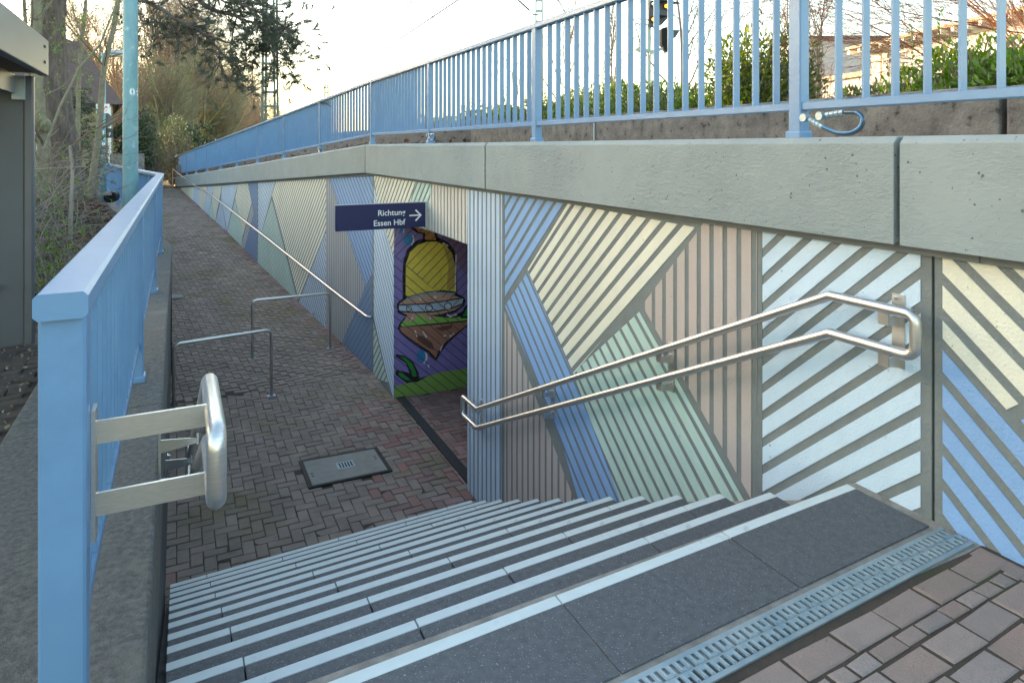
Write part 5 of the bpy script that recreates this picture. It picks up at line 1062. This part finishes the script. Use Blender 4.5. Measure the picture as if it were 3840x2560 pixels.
# foreground trunks on the left bank
def stemtree(name, label, pts, r, m, seed, dep, nbr=10, group=None, leafn=6, leaf=None, sides=9, brl=1.2, mb_=None, ang=.9):
    """a trunk following a given curve, with side branches and twigs"""
    rg = random.Random(seed); P = [at(u, v, d_) for u, v, d_ in pts]
    b = P[0]; T = thing(name, tuple(b), label, 'tree', group)
    mt = MB(); q = []
    for a, c in zip(P, P[1:]):
        for i in range(4): q.append(a.lerp(c, i / 4) + rdir(rg) * r * .10)
    q.append(P[-1]); k = len(q); mt.tube(q, [r * (1.15 - .5 * i / k) for i in range(k)], sides, cap=False)
    for i in range(7):                                   # knots and stubs
        p = q[rg.randrange(k // 4, k - 1)]; d = rdir(rg); mt.ball(p + d * r * .75, r * .35, 6, 4)
    mt.build('trunk', m, T, smooth=True)
    ms = MB(); tips = []
    PP = dict(seg=[4, 4, 3, 2], wig=[.2, .22, .25, .3], up=[.05, .08, .03, .02], taper=[.35] * 4, sides=[6, 5, 3, 3], num=[0, 5, 4], t0=[.2, .15, .1], ang=[.8, .8, .8], lr=[.5, .5, .5], rr=[.5, .5, .55], rmin=.0022)
    for i in range(nbr):
        p = q[rg.randrange(k // 4, k)]; d = turn(Vector((0, 0, 1)), ang * rg.uniform(.7, 1.4), rg)
        grow(ms, rg, p, d, brl * rg.uniform(.6, 1.4), r * rg.uniform(.10, .28), 1, PP, tips)
    ms.build('branches', mb_ or M['twig'], T)
    if leaf:
        ml = MB()
        for p, dd, L in tips:
            if rg.random() < .55: continue
            for _ in range(leafn): leafcard(ml, p - dd * rg.uniform(0, L * .6) + rdir(rg) * .02, (dd + rdir(rg) * .9).normalized(), rg.uniform(.022, .042), rg.uniform(.014, .022), rg)
        ml.build('leaves', leaf, T)
    return T
stemtree('pine_tree_trunk' if False else 'maple_tree', 'pale greenish trunk with a swollen burl, standing beside the shelter', [(140, 835, 9.6), (150, 700, 9.6), (166, 560, 9.6), (150, 450, 9.6), (137, 290, 9.6), (134, 0, 9.5), (128, -260, 9.4)], .088, M['bark'], 21, 9.6, 14, leaf=M['fresh'])
bu = MB(); p = at(172, 470, 9.52); bu.ball(p, .07, 10, 7, sc=(1, 1, 1.5)); bu.ball(at(160, 447, 9.5), .05, 8, 5)
tr0 = [o for o in COL.objects if o.get('label', '').startswith('pale greenish trunk')][0]; bu.build('burl', M['bark'], tr0, smooth=True)
stemtree('ash_tree', 'slender leaning yellowish trunk crossing in front of the slim street lamp', [(338, 745, 13), (352, 640, 13), (367, 520, 13), (378, 400, 13), (385, 290, 13), (398, 215, 13), (424, 120, 13), (446, -10, 13), (462, -200, 13)], .056, M['bark'], 22, 13, 16, leaf=M['fresh'], brl=1.6)
stemtree('ash_tree', 'thin straight sapling between the pine trunk and the slender leaning trunk', [(290, 720, 13.5), (292, 500, 13.5), (296, 306, 13.5), (306, 143, 13.5), (318, 60, 13.5), (330, -150, 13.5)], .042, M['bark'], 23, 13.5, 14, leaf=M['fresh'], brl=1.5)
stemtree('ash_tree', 'thin forked sapling just above the shelter roof', [(100, 600, 11), (104, 250, 11), (96, 100, 11), (84, -100, 11)], .035, M['bark'], 24, 11, 12, leaf=M['fresh'], brl=1.4)
stemtree('ash_tree', 'slanting side stem running up to the right from the pale trunk', [(165, 560, 9.3), (225, 400, 9.4), (300, 250, 9.6), (375, 170, 9.9), (430, 30, 10.2), (470, -120, 10.5)], .016, M['bark'], 25, 9.5, 10, leaf=M['fresh'], brl=1.0)
stemtree('ash_tree', 'young bare stem standing in the brambles left of the curb railing', [(262, 900, 8.3), (268, 760, 8.4), (272, 640, 8.5), (262, 545, 8.5)], .024, M['deadstem'], 26, 8.4, 8, brl=.7)

# ---- the pine: trunk at the left, branches sweeping over the sky
pine = thing('pine_tree', tuple(at(255, 760, 11.2)), 'old pine with a fissured dark trunk and long branches hanging into the sky', 'tree')
PT = [(258, 790, 11.2), (250, 650, 11.2), (236, 500, 11.2), (208, 320, 11.2), (199, 150, 11.2), (196, 0, 11.1), (190, -320, 11.0)]
q = []; P_ = [at(*p) for p in PT]; rp = random.Random(31)
for a, c in zip(P_, P_[1:]):
    for i in range(6): q.append(a.lerp(c, i / 6))
q.append(P_[-1]); mt = MB(); mt.tube(q, [.215 - .055 * i / len(q) for i in range(len(q))], 20, cap=False)
for i, v in enumerate(mt.v):                              # bark plates
    j = i % 20; k = i // 20; c = q[k]; f = 1 + .10 * math.sin(j * 2.6 + k * .5) + rp.uniform(-.06, .06); mt.v[i] = (c.x + (v[0] - c.x) * f, c.y + (v[1] - c.y) * f, v[2])
mt.build('trunk', M['pinebark'], pine, smooth=True)
BR = [[(200, -150, 11, .055), (420, -70, 10.2, .045), (545, 2, 9.8, .034), (619, 45, 9.6, .030), (708, 98, 9.5, .026), (783, 137, 9.5, .022), (837, 155, 9.4, .015), (882, 163, 9.4, .007)],
      [(195, -260, 11, .06), (560, -110, 9.6, .045), (744, 2, 9.3, .033), (798, 39, 9.2, .028), (872, 54, 9.2, .024), (917, 77, 9.1, .021), (965, 92, 9.1, .018), (1006, 155, 9.1, .015), (1024, 208, 9.0, .012), (1060, 238, 9.0, .009), (1085, 238, 9.0, .006)],
      [(560, -110, 9.6, .035), (872, 0, 9.0, .024), (941, 33, 8.9, .02), (988, 48, 8.9, .016), (1024, 71, 8.9, .012), (1066, 100, 8.8, .009), (1080, 120, 8.8, .006)],
      [(777, 134, 9.5, .014), (816, 179, 9.5, .011), (829, 262, 9.4, .008), (857, 298, 9.4, .006), (880, 302, 9.4, .005)],
      [(890, 60, 9.2, .013), (869, 134, 9.2, .010), (860, 194, 9.2, .008), (872, 256, 9.2, .006)],
      [(664, 80, 9.6, .012), (664, 145, 9.6, .009), (708, 185, 9.6, .007), (732, 196, 9.6, .005), (728, 178, 9.6, .004)],
      [(590, 30, 9.7, .012), (566, 80, 9.7, .008), (575, 118, 9.7, .006), (613, 112, 9.7, .005)], [(680, 88, 9.6, .010), (690, 110, 9.6, .007), (690, 128, 9.6, .005)],
      [(1006, 155, 9.1, .01), (970, 180, 9.1, .008), (958, 185, 9.1, .006), (985, 205, 9.1, .006), (1010, 210, 9.1, .005)], [(900, 120, 9.2, .006), (925, 170, 9.2, .005), (940, 205, 9.2, .004), (958, 236, 9.2, .005), (985, 238, 9.2, .005), (1020, 262, 9.1, .004)],
      [(480, -40, 10, .02), (505, 30, 9.9, .013), (530, 75, 9.9, .009), (560, 95, 9.9, .006)], [(650, -30, 9.5, .02), (690, 30, 9.5, .012), (716, 38, 9.5, .009), (720, 62, 9.5, .006)], [(800, -30, 9.1, .02), (840, 10, 9.1, .015), (900, 15, 9.1, .010), (940, 8, 9.1, .007)]]
mbk = MB(); tuft = []; PN = dict(seg=[3, 4, 3], wig=[.25, .28, .3], up=[.0, -.03, .10], taper=[.4] * 3, sides=[5, 4, 3], num=[0, 3], t0=[.3, .3], ang=[.8, .8], lr=[.5, .55], rr=[.6, .6], rmin=.0048)
for bi, b in enumerate(BR):
    pts = []; rad2 = []
    for (u, v, d_, r_), (u2, v2, d2, r2) in zip(b, b[1:]):
        n = 4
        for i in range(n):
            f = i / n; p = at(u + (u2 - u) * f, v + (v2 - v) * f, d_ + (d2 - d_) * f) + rdir(rp) * .012; pts.append(p); rad2.append(r_ + (r2 - r_) * f)
    pts.append(at(*b[-1][:3])); rad2.append(b[-1][3]); mbk.tube(pts, rad2, 7, cap=False)
    k = len(pts); tuft.append((pts[-1], (pts[-1] - pts[-3]).normalized(), 1.25))
    dens = [26, 62, 50, 20, 18, 8, 8, 5, 8, 8, 14, 16, 22][bi]
    for i in range(dens):
        t = rp.uniform(.25, 1) if bi < 3 else rp.uniform(.1, 1); a = min(k - 2, int(t * (k - 1))); d0 = (pts[a + 1] - pts[a]).normalized()
        tp = []
        grow(mbk, rp, pts[a], turn(d0, rp.uniform(.5, 1.1), rp), rp.uniform(.22, .60), max(.006, rad2[a] * .34), 1, PN, tp)
        for p, dd, L in tp:
            if rp.random() < (.60 if bi in (1, 2, 12) else .34): tuft.append((p, dd, rp.uniform(.6, 1)))
mbk.build('branch', M['pinebark'], pine)
mn = MB()
for p, d, s in tuft:
    d = (d + Vector((0, 0, .25)) + rdir(rp) * .2).normalized()
    for i in range(58):
        a = p - d * rp.uniform(-.01, .13) * s; nd = turn(d, rp.uniform(.35, 1.0), rp); l = rp.uniform(.075, .125) * s ** .5
        sd_ = nd.cross(rdir(rp)).normalized() * .0030; mn.poly([a - sd_, a + sd_, a + nd * l])
mn.build('needles', M['needle'], pine)
mc = MB()
for u, v in ((940, 197), (660, 61), (584, 97), (553, 77), (715, 60), (724, 36), (966, 191), (822, 217)): mc.ball(at(u, v, 9.2), .024, 8, 6, sc=(1, 1, 1.2))
mc.build('pine_cone', M['cone'], pine)

# yew-like dark conifer in front of the yellow house
r = random.Random(41); yw = thing('yew_shrub', tuple(at(300, 760, 14.5)), 'dark green conifer shrub in front of the yellow house wall', 'shrub'); ml = MB(); ms = MB()
for i in range(190):
    v = r.uniform(320, 640); c0 = 300 + (v - 450) * .15; b = at(c0, v + r.uniform(0, 40), 14.5 + r.uniform(-.5, .5)); d = (RT * r.uniform(-1, 1) + FW * r.uniform(-.6, .6) + Vector((0, 0, r.uniform(-.2, .4)))).normalized(); L = r.uniform(.25, .55) * (.6 + (v - 320) / 500)
    e = b + d * L - Vector((0, 0, L * .25)); ms.tube([b, b.lerp(e, .5) + Vector((0, 0, .04)), e], [.008, .006, .003], 4, cap=False)
    for j in range(26):
        p = b.lerp(e, r.uniform(.15, 1)); leafcard(ml, p, (d + rdir(r) * .8 - Vector((0, 0, .3))).normalized(), r.uniform(.05, .10), .018, r)
ms.tube([at(300, 760, 14.5), at(296, 560, 14.5), at(288, 330, 14.5)], [.06, .045, .02], 8); ms.build('trunk', M['twig'], yw); ml.build('leaves', M['darkleaf'], yw)

# brambles and saplings on the bank
def bramble(label, x, y, R, H, n, seed, leafm, nleaf, big=0):
    r = random.Random(seed); z = left_z(x, y); T = thing('bramble_shrub', (x, y, z), label, 'shrub', 'tangled brambles on the left bank'); ms = MB(); ml = MB()
    for i in range(n):
        a = r.uniform(0, 6.28); rr = R * r.random() ** .5; b = Vector((x + rr * math.cos(a) * .7, y + rr * math.sin(a) * .7, 0)); b.z = left_z(b.x, b.y) - .02
        d = (Vector((r.gauss(0, .5), r.gauss(0, .5), 1))).normalized(); L = H * r.uniform(.4, 1.1); p = b; pts = [b]; m_ = r.randint(5, 7); bend = Vector((r.gauss(0, .22), r.gauss(0, .22), -.16 * r.random()))
        for k in range(m_): d = (d + bend + rdir(r) * .14).normalized(); p = p + d * (L / m_); pts.append(p)
        th = r.uniform(.0025, .007) * (1.6 if r.random() < .12 else 1); ms.tube(pts, [th * (1 - .7 * k / m_) for k in range(m_ + 1)], 4, cap=False)
        for k in range(2, m_):
            for _ in range(r.randint(0, 2)):
                e = pts[k] + rdir(r) * r.uniform(.08, .28); ms.tube([pts[k], e], [.0026, .0014], 3, cap=False)
                if r.random() < nleaf:
                    for _2 in range(r.randint(2, 5)): leafcard(ml, e + rdir(r) * .02, rdir(r, .3), r.uniform(.022, .05), r.uniform(.016, .03), r)
    ms.build('stems', M['deadstem'], T); ml.build('leaves', leafm, T)
BRM = [('leafy bramble directly beside the shelter post', -1.05, 7.25, .5, .9, 60, .8), ('low leafy tangle at the foot of the pale trunk', -1.55, 7.9, .6, 1.0, 60, .7), ('bramble leaning over the curb beside the nearer railing bay', -1.02, 8.2, .45, .9, 50, .45),
       ('taller bare tangle behind the curb, below the thick lamp post', -1.25, 9.2, .55, 1.2, 60, .3), ('tangle of stems left of the thick lamp post, on the leaf mound', -1.6, 10.4, .7, 1.4, 70, .25), ('dense bramble at the base of the pine', -2.2, 9.6, .8, 1.6, 80, .4),
       ('green leafy bramble between the pale trunk and the pine', -2.0, 8.6, .6, 1.4, 70, .7), ('dry tangle under the dark conifer shrub', -2.3, 11.6, .9, 1.5, 70, .2), ('bramble behind the shelter roof corner, high on the bank', -2.7, 9.9, .8, 2.2, 70, .45), ('bare whips beside the slender leaning trunk', -1.7, 12.2, .7, 1.5, 50, .15), ('bramble filling the gap behind the shelter end panel', -2.2, 7.4, .7, 1.5, 70, .6)]
for i, (lb, x, y, R, H, n, nl) in enumerate(BRM): bramble(lb, x, y, R, H, n, 60 + i, M['fresh'], nl)

# leaf litter
def litter(name, n, fn, m, l0, l1, seed):
    r = random.Random(seed); mb = MB()
    for i in range(n):
        x, y, z = fn(r); d = Vector((r.gauss(0, 1), r.gauss(0, 1), r.gauss(0, .35))).normalized(); l = r.uniform(l0, l1); p = Vector((x, y, z + r.uniform(.005, .045))); s = d.cross(Vector((r.gauss(0, .4), r.gauss(0, .4), 1))).normalized()
        mb.poly([p, p + d * l * .5 + s * l * .32 + Vector((0, 0, r.uniform(-.01, .02))), p + d * l, p + d * l * .5 - s * l * .32])
    return tag(mb.build(name, m), kind='stuff')
def lf(r): y = r.uniform(6.65, 16); x = leftedge(y) - .68 - abs(r.gauss(0, 1.1)); return x, y, left_z(x, y)
litter('leaf_litter', 4500, lf, M['litter'], .04, .09, 71)
def lf2(r): y = r.uniform(9.6, 34); x = wallx(y) + .42 + abs(r.gauss(0, .9)); return x, y, right_z(x, y)
litter('slope_litter', 4200, lf2, M['litter'], .05, .11, 72)
def lf3(r): y = 3.0 + 3.4 * r.random(); x = -.78 - abs(r.gauss(0, .35)); return x, y, -.008
litter('dry_scraps', 260, lf3, M['deadstem'], .015, .04, 73)
def lf4(r): s = 10 + 18 * r.random() ** 1.5; a = r.choice([r.uniform(.01, .10), r.uniform(.05, 2.5)]); p = wallpt(s, rampz(s), a); return p.x, p.y, p.z - .01
litter('fallen_scraps', 60, lf4, M['litter'], .02, .05, 74)
cp_ = thing('drain_pipe', tuple(at(408, 742, 13.2)), 'black drain pipe with a pale tile half buried in the leaf mound', 'pipe'); c = at(412, 740, 13.2)
mb = MB(); mb.tube([c, c + FW * .3 - RT * .1], .11, 14); mb.build('pipe', M['black'], cp_)
mb = MB(); c2_ = at(394, 733, 13.1); mb.prism([c2_ + RT * (.07 * math.cos(a)) + Vector((0, 0, .07 * math.sin(a))) for a in [i * math.pi / 10 for i in range(11)]], FW * .3); mb.build('tile', M['mortar'], cp_)

# ---- hedge and shrubs behind the platform wall
HG = 'laurel hedge behind the platform wall'
def hz(u, X): d = at(u, 552, 1) - EYE; return EYE + d * ((X - EYE.x) / d.x)
HD = [(1655, 7.6, 1.2, .95, 'laurel'), (1745, 7.6, 1.3, 1.0, 'laurel'), (1850, 7.4, 1.1, 1.0, 'shrubleaf'), (1945, 7.4, 1.2, 1.0, 'laurel'), (2060, 7.3, 1.0, 1.05, 'shrubleaf'), (2165, 7.2, 1.0, .95, 'laurel'), (2270, 7.1, .9, .85, 'shrubleaf'), (2365, 7.0, .95, .95, 'laurel'), (2440, 7.0, .9, 1.0, 'laurel'), (2545, 7.0, .8, .85, 'shrubleaf'), (2640, 7.0, .8, .75, 'laurel'), (2735, 6.9, .85, 1.05, 'laurelsun'), (2810, 6.9, .8, 1.30, 'laurelsun'), (2880, 7.1, .7, 1.35, 'shrubleaf')]
HL = ['dull green hedge plant at the far left end', 'bright green hedge plant second from the far end', 'brownish hedge plant left of the second railing post', 'green hedge plant just right of the second railing post', 'thin brownish hedge plant under the forked bare tree', 'dense green hedge plant', 'low brownish hedge plant', 'tall pointed green hedge plant left of the signal pole', 'dark green hedge plant at the signal pole', 'brownish hedge plant right of the signal pole', 'small bright green hedge plant', 'yellow green laurel with upright shoots', 'tallest yellow laurel in the hedge', 'brown green hedge plant beside the column tree']
for i, ((u, X, R, hh, m_), lb) in enumerate(zip(HD, HL)):
    p = hz(u, X); bush('hedge_shrub', lb, 'hedge plant', (p.x, p.y, 1.25), (R, R * .9, hh), 4200, .095, .036, M[m_], 100 + i, HG, m2=M['laurel'] if m_ != 'laurel' else M['laurelsun'], stems=40, spikes=7, shell=.4)
for i, (u, X, R, hh, lb) in enumerate([(3330, 7.0, .55, .55, 'grey green conifer bush left of the white terrace'), (3560, 6.4, .6, .82, 'sunlit green laurel right of the white terrace'), (3700, 6.3, .6, .62, 'dark glossy laurel under the red brown shrub'), (3830, 6.2, .6, .65, 'dark laurel at the right edge of the view'), (3225, 7.2, .35, .32, 'tiny green bush on top of the platform wall by the big post')]):
    p = hz(u, X); bush('laurel_bush', lb, 'shrub', (p.x, p.y, 1.4), (R, R, hh), 2600, .075, .030, M['shrubleaf'] if i == 0 else M['laurel'], 130 + i, 'shrubs behind the nearer platform wall', m2=M['laurelsun'] if i in (1, 4) else M['laurel'], stems=30, spikes=4, shell=.4)
# poplars and bare trees
COLM = dict(BARE); COLM.update(num=[22, 6, 5], ang=[.28, .35, .5], lr=[.32, .42, .5], up=[.05, .22, .18, .1], t0=[.06, .1, .1], rmin=.013, th=.95)
BR2 = dict(BARE); BR2.update(num=[10, 6, 5], lr=[.5, .5, .5], up=[.04, .12, .08, .05], rmin=.011)
RG = 'bare trees beyond the railway hedge'
tree('column_tree', 'narrow bare column tree left of the biggest railing post', 'tree', gnd(2972, 30, 0), 13, .13, COLM, 51, M['twighaze'], M['twighaze'], RG)
tree('bare_tree', 'thin bare tree right of the biggest railing post', 'tree', gnd(3062, 34, 0), 9.5, .07, COLM, 56, M['twig'], M['twig'], RG)
tree('bare_tree', 'bare multi stemmed tree right of the signal', 'tree', gnd(2552, 26, .5), 9.0, .09, BR2, 52, M['twig'], M['twig'], RG)
tree('bare_tree', 'spreading bare tree between the second railing post and the signal', 'tree', gnd(2140, 28, .5), 7.6, .09, BR2, 53, M['twighaze'], M['twighaze'], RG)
tree('bare_tree', 'slim bare tree left of the signal pole', 'tree', gnd(2305, 30, .5), 6.6, .06, COLM, 54, M['twighaze'], M['twighaze'], RG)
tree('bare_tree', 'small faint bare tree left of the second railing post', 'tree', gnd(1940, 34, .5), 6.0, .06, BR2, 55, M['twig'], M['twig'], RG)
tree('bare_shrub', 'brown twiggy shrub at the foot of the column tree', 'shrub', gnd(2945, 11, 1.1), 1.9, .03, dict(BR2, th=.3, num=[14, 6, 5], ang=[.6, .5, .5], lr=[.8, .5, .5], rmin=.004), 57, M['twighaze'], M['twigred'], RG)
for i, (u, X, s_, lb) in enumerate([(3100, 8.5, 1.2, 'red twigged shrub just right of the biggest railing post'), (3180, 8.5, 1.0, 'thin red twigs in front of the low white house'), (3290, 9, 1.4, 'pale twiggy shrub in front of the white house corner')]):
    p = hz(u, X); tree('bare_shrub', lb, 'shrub', (p.x, p.y, 1.2), s_ * 1.3, .018, dict(BR2, th=.25, num=[10, 5, 4], ang=[.6, .6, .6], lr=[.75, .5, .5], rmin=.0022), 140 + i, M['twigred'], M['twigred'] if i < 2 else M['deadstem'], 'twiggy shrubs before the white houses')
REDP = dict(seg=[4, 6, 5, 4, 3], wig=[.1, .12, .14, .16, .2], up=[.02, .03, .02, .02, .0], taper=[.5, .35, .35, .35, .35], sides=[8, 6, 4, 3, 3], num=[20, 12, 9, 5], t0=[.12, .12, .15, .2], ang=[.95, .42, .45, .5], lr=[1.0, .55, .5, .5], rr=[.34, .45, .5, .6], rmin=.0024, th=.55, pull=-RT * .10)
p = hz(3960, 8.4); tree('red_shrub', 'large red brown bare shrub sweeping in from the right edge', 'shrub', (p.x, p.y, 1.2), 3.3, .045, REDP, 58, M['twigred'], M['twigred'])

# ------------------------------------------------------------------ houses
M['render'] = mat('white_render', (0.56, 0.54, 0.50), .9, var=.03, scale=1); M['cream'] = mat('cream_render', (0.24, 0.205, 0.125), .9, var=.08, scale=1.2); M['rooftile'] = mat('brown_roof_tiles', (0.115, 0.072, 0.060), .85, col2=(0.085, 0.055, 0.048), scale=2, bump=.8, bscale=12)
M['wood'] = mat('pale_timber', (0.42, 0.32, 0.22), .7, var=.1); M['pane'] = mat('window_glass', (0.10, 0.12, 0.14), .06, spec=.9); M['awn'] = mat('grey_awning', (0.17, 0.19, 0.20), .8); M['frame'] = mat('white_window_frame', (0.70, 0.69, 0.66), .5)
def onx(u, v, X): d = at(u, v, 1) - EYE; return EYE + d * ((X - EYE.x) / d.x)
HX = 60.0
wh = thing('white_house', tuple(onx(3265, 400, HX)), 'white rendered house with timber eaves and a terrace, at the upper right', 'house')
def yz(u, v): p = onx(u, v, HX); return p.y, p.z
yl, zt = yz(3266, 182); yr = 8.0; zr = zt + (yl - yr) * .075
mb = MB(); mb.prism([(HX, yl, -1), (HX, yl, zt), (HX, yr, zr), (HX, yr, -1)], (12, 0, 0)); mb.build('wall', M['render'], wh)
mb = MB(); mb.prism([(HX - 1.6, yl + 1.6, zt - .12), (HX - 1.6, yl + 1.6, zt + .16), (HX - 1.6, yr, zr + .28), (HX - 1.6, yr, zr)], (14, 0, 0)); rf = mb.build('roof', M['wood'], wh)
for i in range(34):
    y = yl + 1.3 - i * 1.1; z = zt + (yl - y) * .075; mb = MB(); mb.box(HX - 1.5, HX + .1, y - .12, y + .12, z - .42, z - .02)
    o = mb.build('rafter', M['frame'], None); o.parent = rf
def win(u0, v0, u1, v1, X, parent, split=True):
    a, b = onx(u0, v0, X), onx(u1, v1, X); mb = MB(); mb.box(X - .06, X + .05, b.y, a.y, b.z, a.z); f = mb.build('window', M['frame'], parent)
    mb = MB(); w_ = a.y - b.y
    if split: mb.box(X - .08, X - .055, b.y + .12, b.y + w_ * .48, b.z + .1, a.z - .1); mb.box(X - .08, X - .055, b.y + w_ * .54, a.y - .12, b.z + .1, a.z - .1)
    else: mb.box(X - .08, X - .055, b.y + .12, a.y - .12, b.z + .1, a.z - .1)
    g_ = mb.build('pane', M['pane'], None); g_.parent = f; return f
win(3362, 195, 3400, 262, HX, wh); win(3326, 203, 3334, 260, HX, wh, False); win(3560, 175, 3600, 262, HX, wh)
mb = MB(); a, b = onx(3303, 182, HX - .4), onx(3303, 330, HX - .4); mb.tube([onx(3280, 176, HX - 1), a, b], .09, 6); mb.build('downpipe', M['wood'], wh)
a = onx(3370, 262, HX - 6); b = onx(3840, 205, HX - 6)
tzz = a.z; mb = MB(); mb.box(HX - 6, HX - .05, 4, a.y, -1, tzz); te = mb.build('terrace', M['render'], wh)
mb = MB(); mb.box(HX - 6.1, HX - .05, 4, a.y + .1, tzz + .001, tzz + .14); o = mb.build('parapet_cap', M['awn'], None); o.parent = te
mb = MB()
for z in (.5, .95): mb.tube([(HX - 5.9, 4, tzz + z), (HX - 5.9, a.y, tzz + z), (HX - .1, a.y, tzz + z)], .03, 5)
for i in range(12): mb.tube([(HX - 5.9, a.y - i * 2.2, tzz + .1), (HX - 5.9, a.y - i * 2.2, tzz + .95)], .03, 5)
o = mb.build('terrace_rail', M['aluf'], None); o.parent = te
a = onx(3402, 298, HX - 6.1); b = onx(3475, 312, HX - 6.1); mb = MB(); mb.prism([(HX - 6.05, b.y, a.z), (HX - 7.4, b.y, b.z + .1), (HX - 7.4, b.y, b.z - .25), (HX - 6.05, b.y, a.z - .3)], (0, a.y - b.y, 0)); mb.build('awning', M['awn'], wh)
win(3418, 322, 3470, 356, HX - 6, wh)
lh = thing('flat_roofed_house', tuple(onx(3180, 400, 66)), 'low white house with a flat railed roof, left of the white house', 'house'); a = onx(3085, 310, 66); b = onx(3262, 270, 66)
mb = MB(); mb.prism([(66, a.y, -1), (66, a.y, a.z), (66, b.y + 6, b.z - .4), (66, b.y - 8, b.z - .4), (66, b.y - 8, -1)], (10, 0, 0)); mb.build('wall', M['render'], lh)
mb = MB(); mb.prism([(65.4, a.y, a.z), (65.4, a.y, a.z + .5), (65.4, b.y - 8, b.z + .5), (65.4, b.y - 8, b.z)], (2, 0, 0)); mb.build('roof_edge', M['wood'], lh)
gh = thing('grey_roofed_house', tuple(at(3090, 400, 85)), 'hazy house with a shaded grey roof behind the red twigged shrub', 'house'); c = at(3090, 345, 85)
mb = MB(); mb.obox(c, RT * 5.5, FW * 4, (0, 0, 6)); mb.build('wall', mat('shaded_render', (.40, .37, .36), .9), gh); mb = MB(); mb.prism([c - RT * 6 - FW * 4.5 + Vector((0, 0, 6.0)), c + RT * 6 - FW * 4.5 + Vector((0, 0, 6.0)), c + RT * 6 + FW * 4.5 + Vector((0, 0, 7.0)), c - RT * 6 + FW * 4.5 + Vector((0, 0, 7.0))], (0, 0, .25)); mb.build('roof', mat('shaded_grey_roof', (.20, .18, .19), .8), gh)  # far wall and roof toned down, shade put into their colours

yh = thing('yellow_house', tuple(at(350, 600, 28)), 'yellow rendered house under a steep brown tiled roof, behind the trees at the left', 'house')
C1 = at(424, 552, 27); zb, ze, zr_ = -.6, 3.1, 6.1
FH = Vector((C1.x, C1.y, 0)).normalized(); RH = Vector((FH.y, -FH.x, 0))
Lh = 30; dpt = 9.0  # length runs on out of view, stretched left to block the low sun
f0 = Vector((C1.x, C1.y, zb)); f1 = f0 - RH * Lh; k0 = f0 + FH * dpt - RH * .3; k1 = f1 + FH * dpt
mb = MB(); mb.prism([f0, k0, k1, f1], (0, 0, ze - zb)); mb.build('wall', M['cream'], yh)
ov = .35
def hiproof(parent, f0, f1, k0, k1, ze, zr_, RH, FH, hip):
    e0, e1, e2, e3 = [Vector((p.x, p.y, ze)) for p in (f0 + RH * ov - FH * ov, f1 - FH * ov - RH * ov, k1 + FH * ov - RH * ov, k0 + RH * ov + FH * ov)]
    m0 = (e0 + e3) / 2; m1 = (e1 + e2) / 2; up = Vector((0, 0, zr_ - ze)); h0 = m0 - RH * hip + up; h1 = m1 + RH * hip + up
    mb = MB()
    for pl in ([e1, e0, h0, h1], [e0, e3, h0], [e3, e2, h1, h0], [e2, e1, h1], [e0, e1, e2, e3]): mb.poly(pl)
    return mb.build('roof', M['rooftile'], parent)
hiproof(yh, f0, f1, k0, k1, ze, zr_, RH, FH, 1.5)
rh = thing('sun_block_house', (-20, 27, -.5), 'unseen long house with a brown roof, added to block the low sun', 'house')  # added out of view so its shadow keeps direct sun off the stairs
q0 = Vector((-8.8, 34.3, -.6)); rd = Vector((.839, .545, 0)); fd = Vector((-.545, .839, 0)); q1 = q0 - rd * 27; q2 = q1 + fd * 8; q3 = q0 + fd * 8
mb = MB(); mb.prism([q0, q3, q2, q1], (0, 0, 4.2)); mb.build('wall', M['cream'], rh); hiproof(rh, q0, q1, q3, q2, 3.6, 6.9, rd, fd, .4)
for i in range(7):
    c = q0 - rd * (3 + i * 3.6) - fd * .03; mb = MB(); mb.obox((c.x, c.y, 1.9), rd * .6, fd * .05, (0, 0, .7)); w0_ = mb.build('window', M['frame'], rh)
    mb = MB(); c -= fd * .06; mb.obox((c.x, c.y, 1.9), rd * .5, fd * .01, (0, 0, .6)); o = mb.build('pane', M['pane'], None); o.parent = w0_
mb = MB(); p = f0 - FH * .06 - RH * .12; mb.tube([(p.x, p.y, ze), (p.x, p.y, zb)], .06, 8); mb.build('downpipe', M['frame'], yh)
mb = MB(); p = f0 - RH * 2.6 - FH * .02; mb.obox((p.x, p.y, 1.6), RH * .45, FH * .03, (0, 0, .6)); mb.build('window', M['frame'], yh)
gw = thing('garden_wall', tuple(at(440, 640, 25)), 'low dark brown wall beyond the left railing, next to the yellow house', 'wall'); a, b = at(412, 577, 25.5), at(520, 577, 25.5)
mb = MB(); mb.prism([Vector((a.x, a.y, -.5)), Vector((b.x, b.y, -.5)), Vector((b.x, b.y, -.5)) + FW * .4, Vector((a.x, a.y, -.5)) + FW * .4], (0, 0, a.z + .5)); mb.build('wall_body', M['rawconc'], gw)
es = thing('end_stone', tuple(wallpt(33.9, 0, -.05)), 'small concrete pillar closing the far end of the blue railing', 'pillar'); mb = MB(); p = wallpt(34.0, 0, -.1); mb.box(p.x - .12, p.x + .12, p.y - .1, p.y + .12, -.4, .62); mb.build('pillar', M['rawconc'], es, bevel=.02)
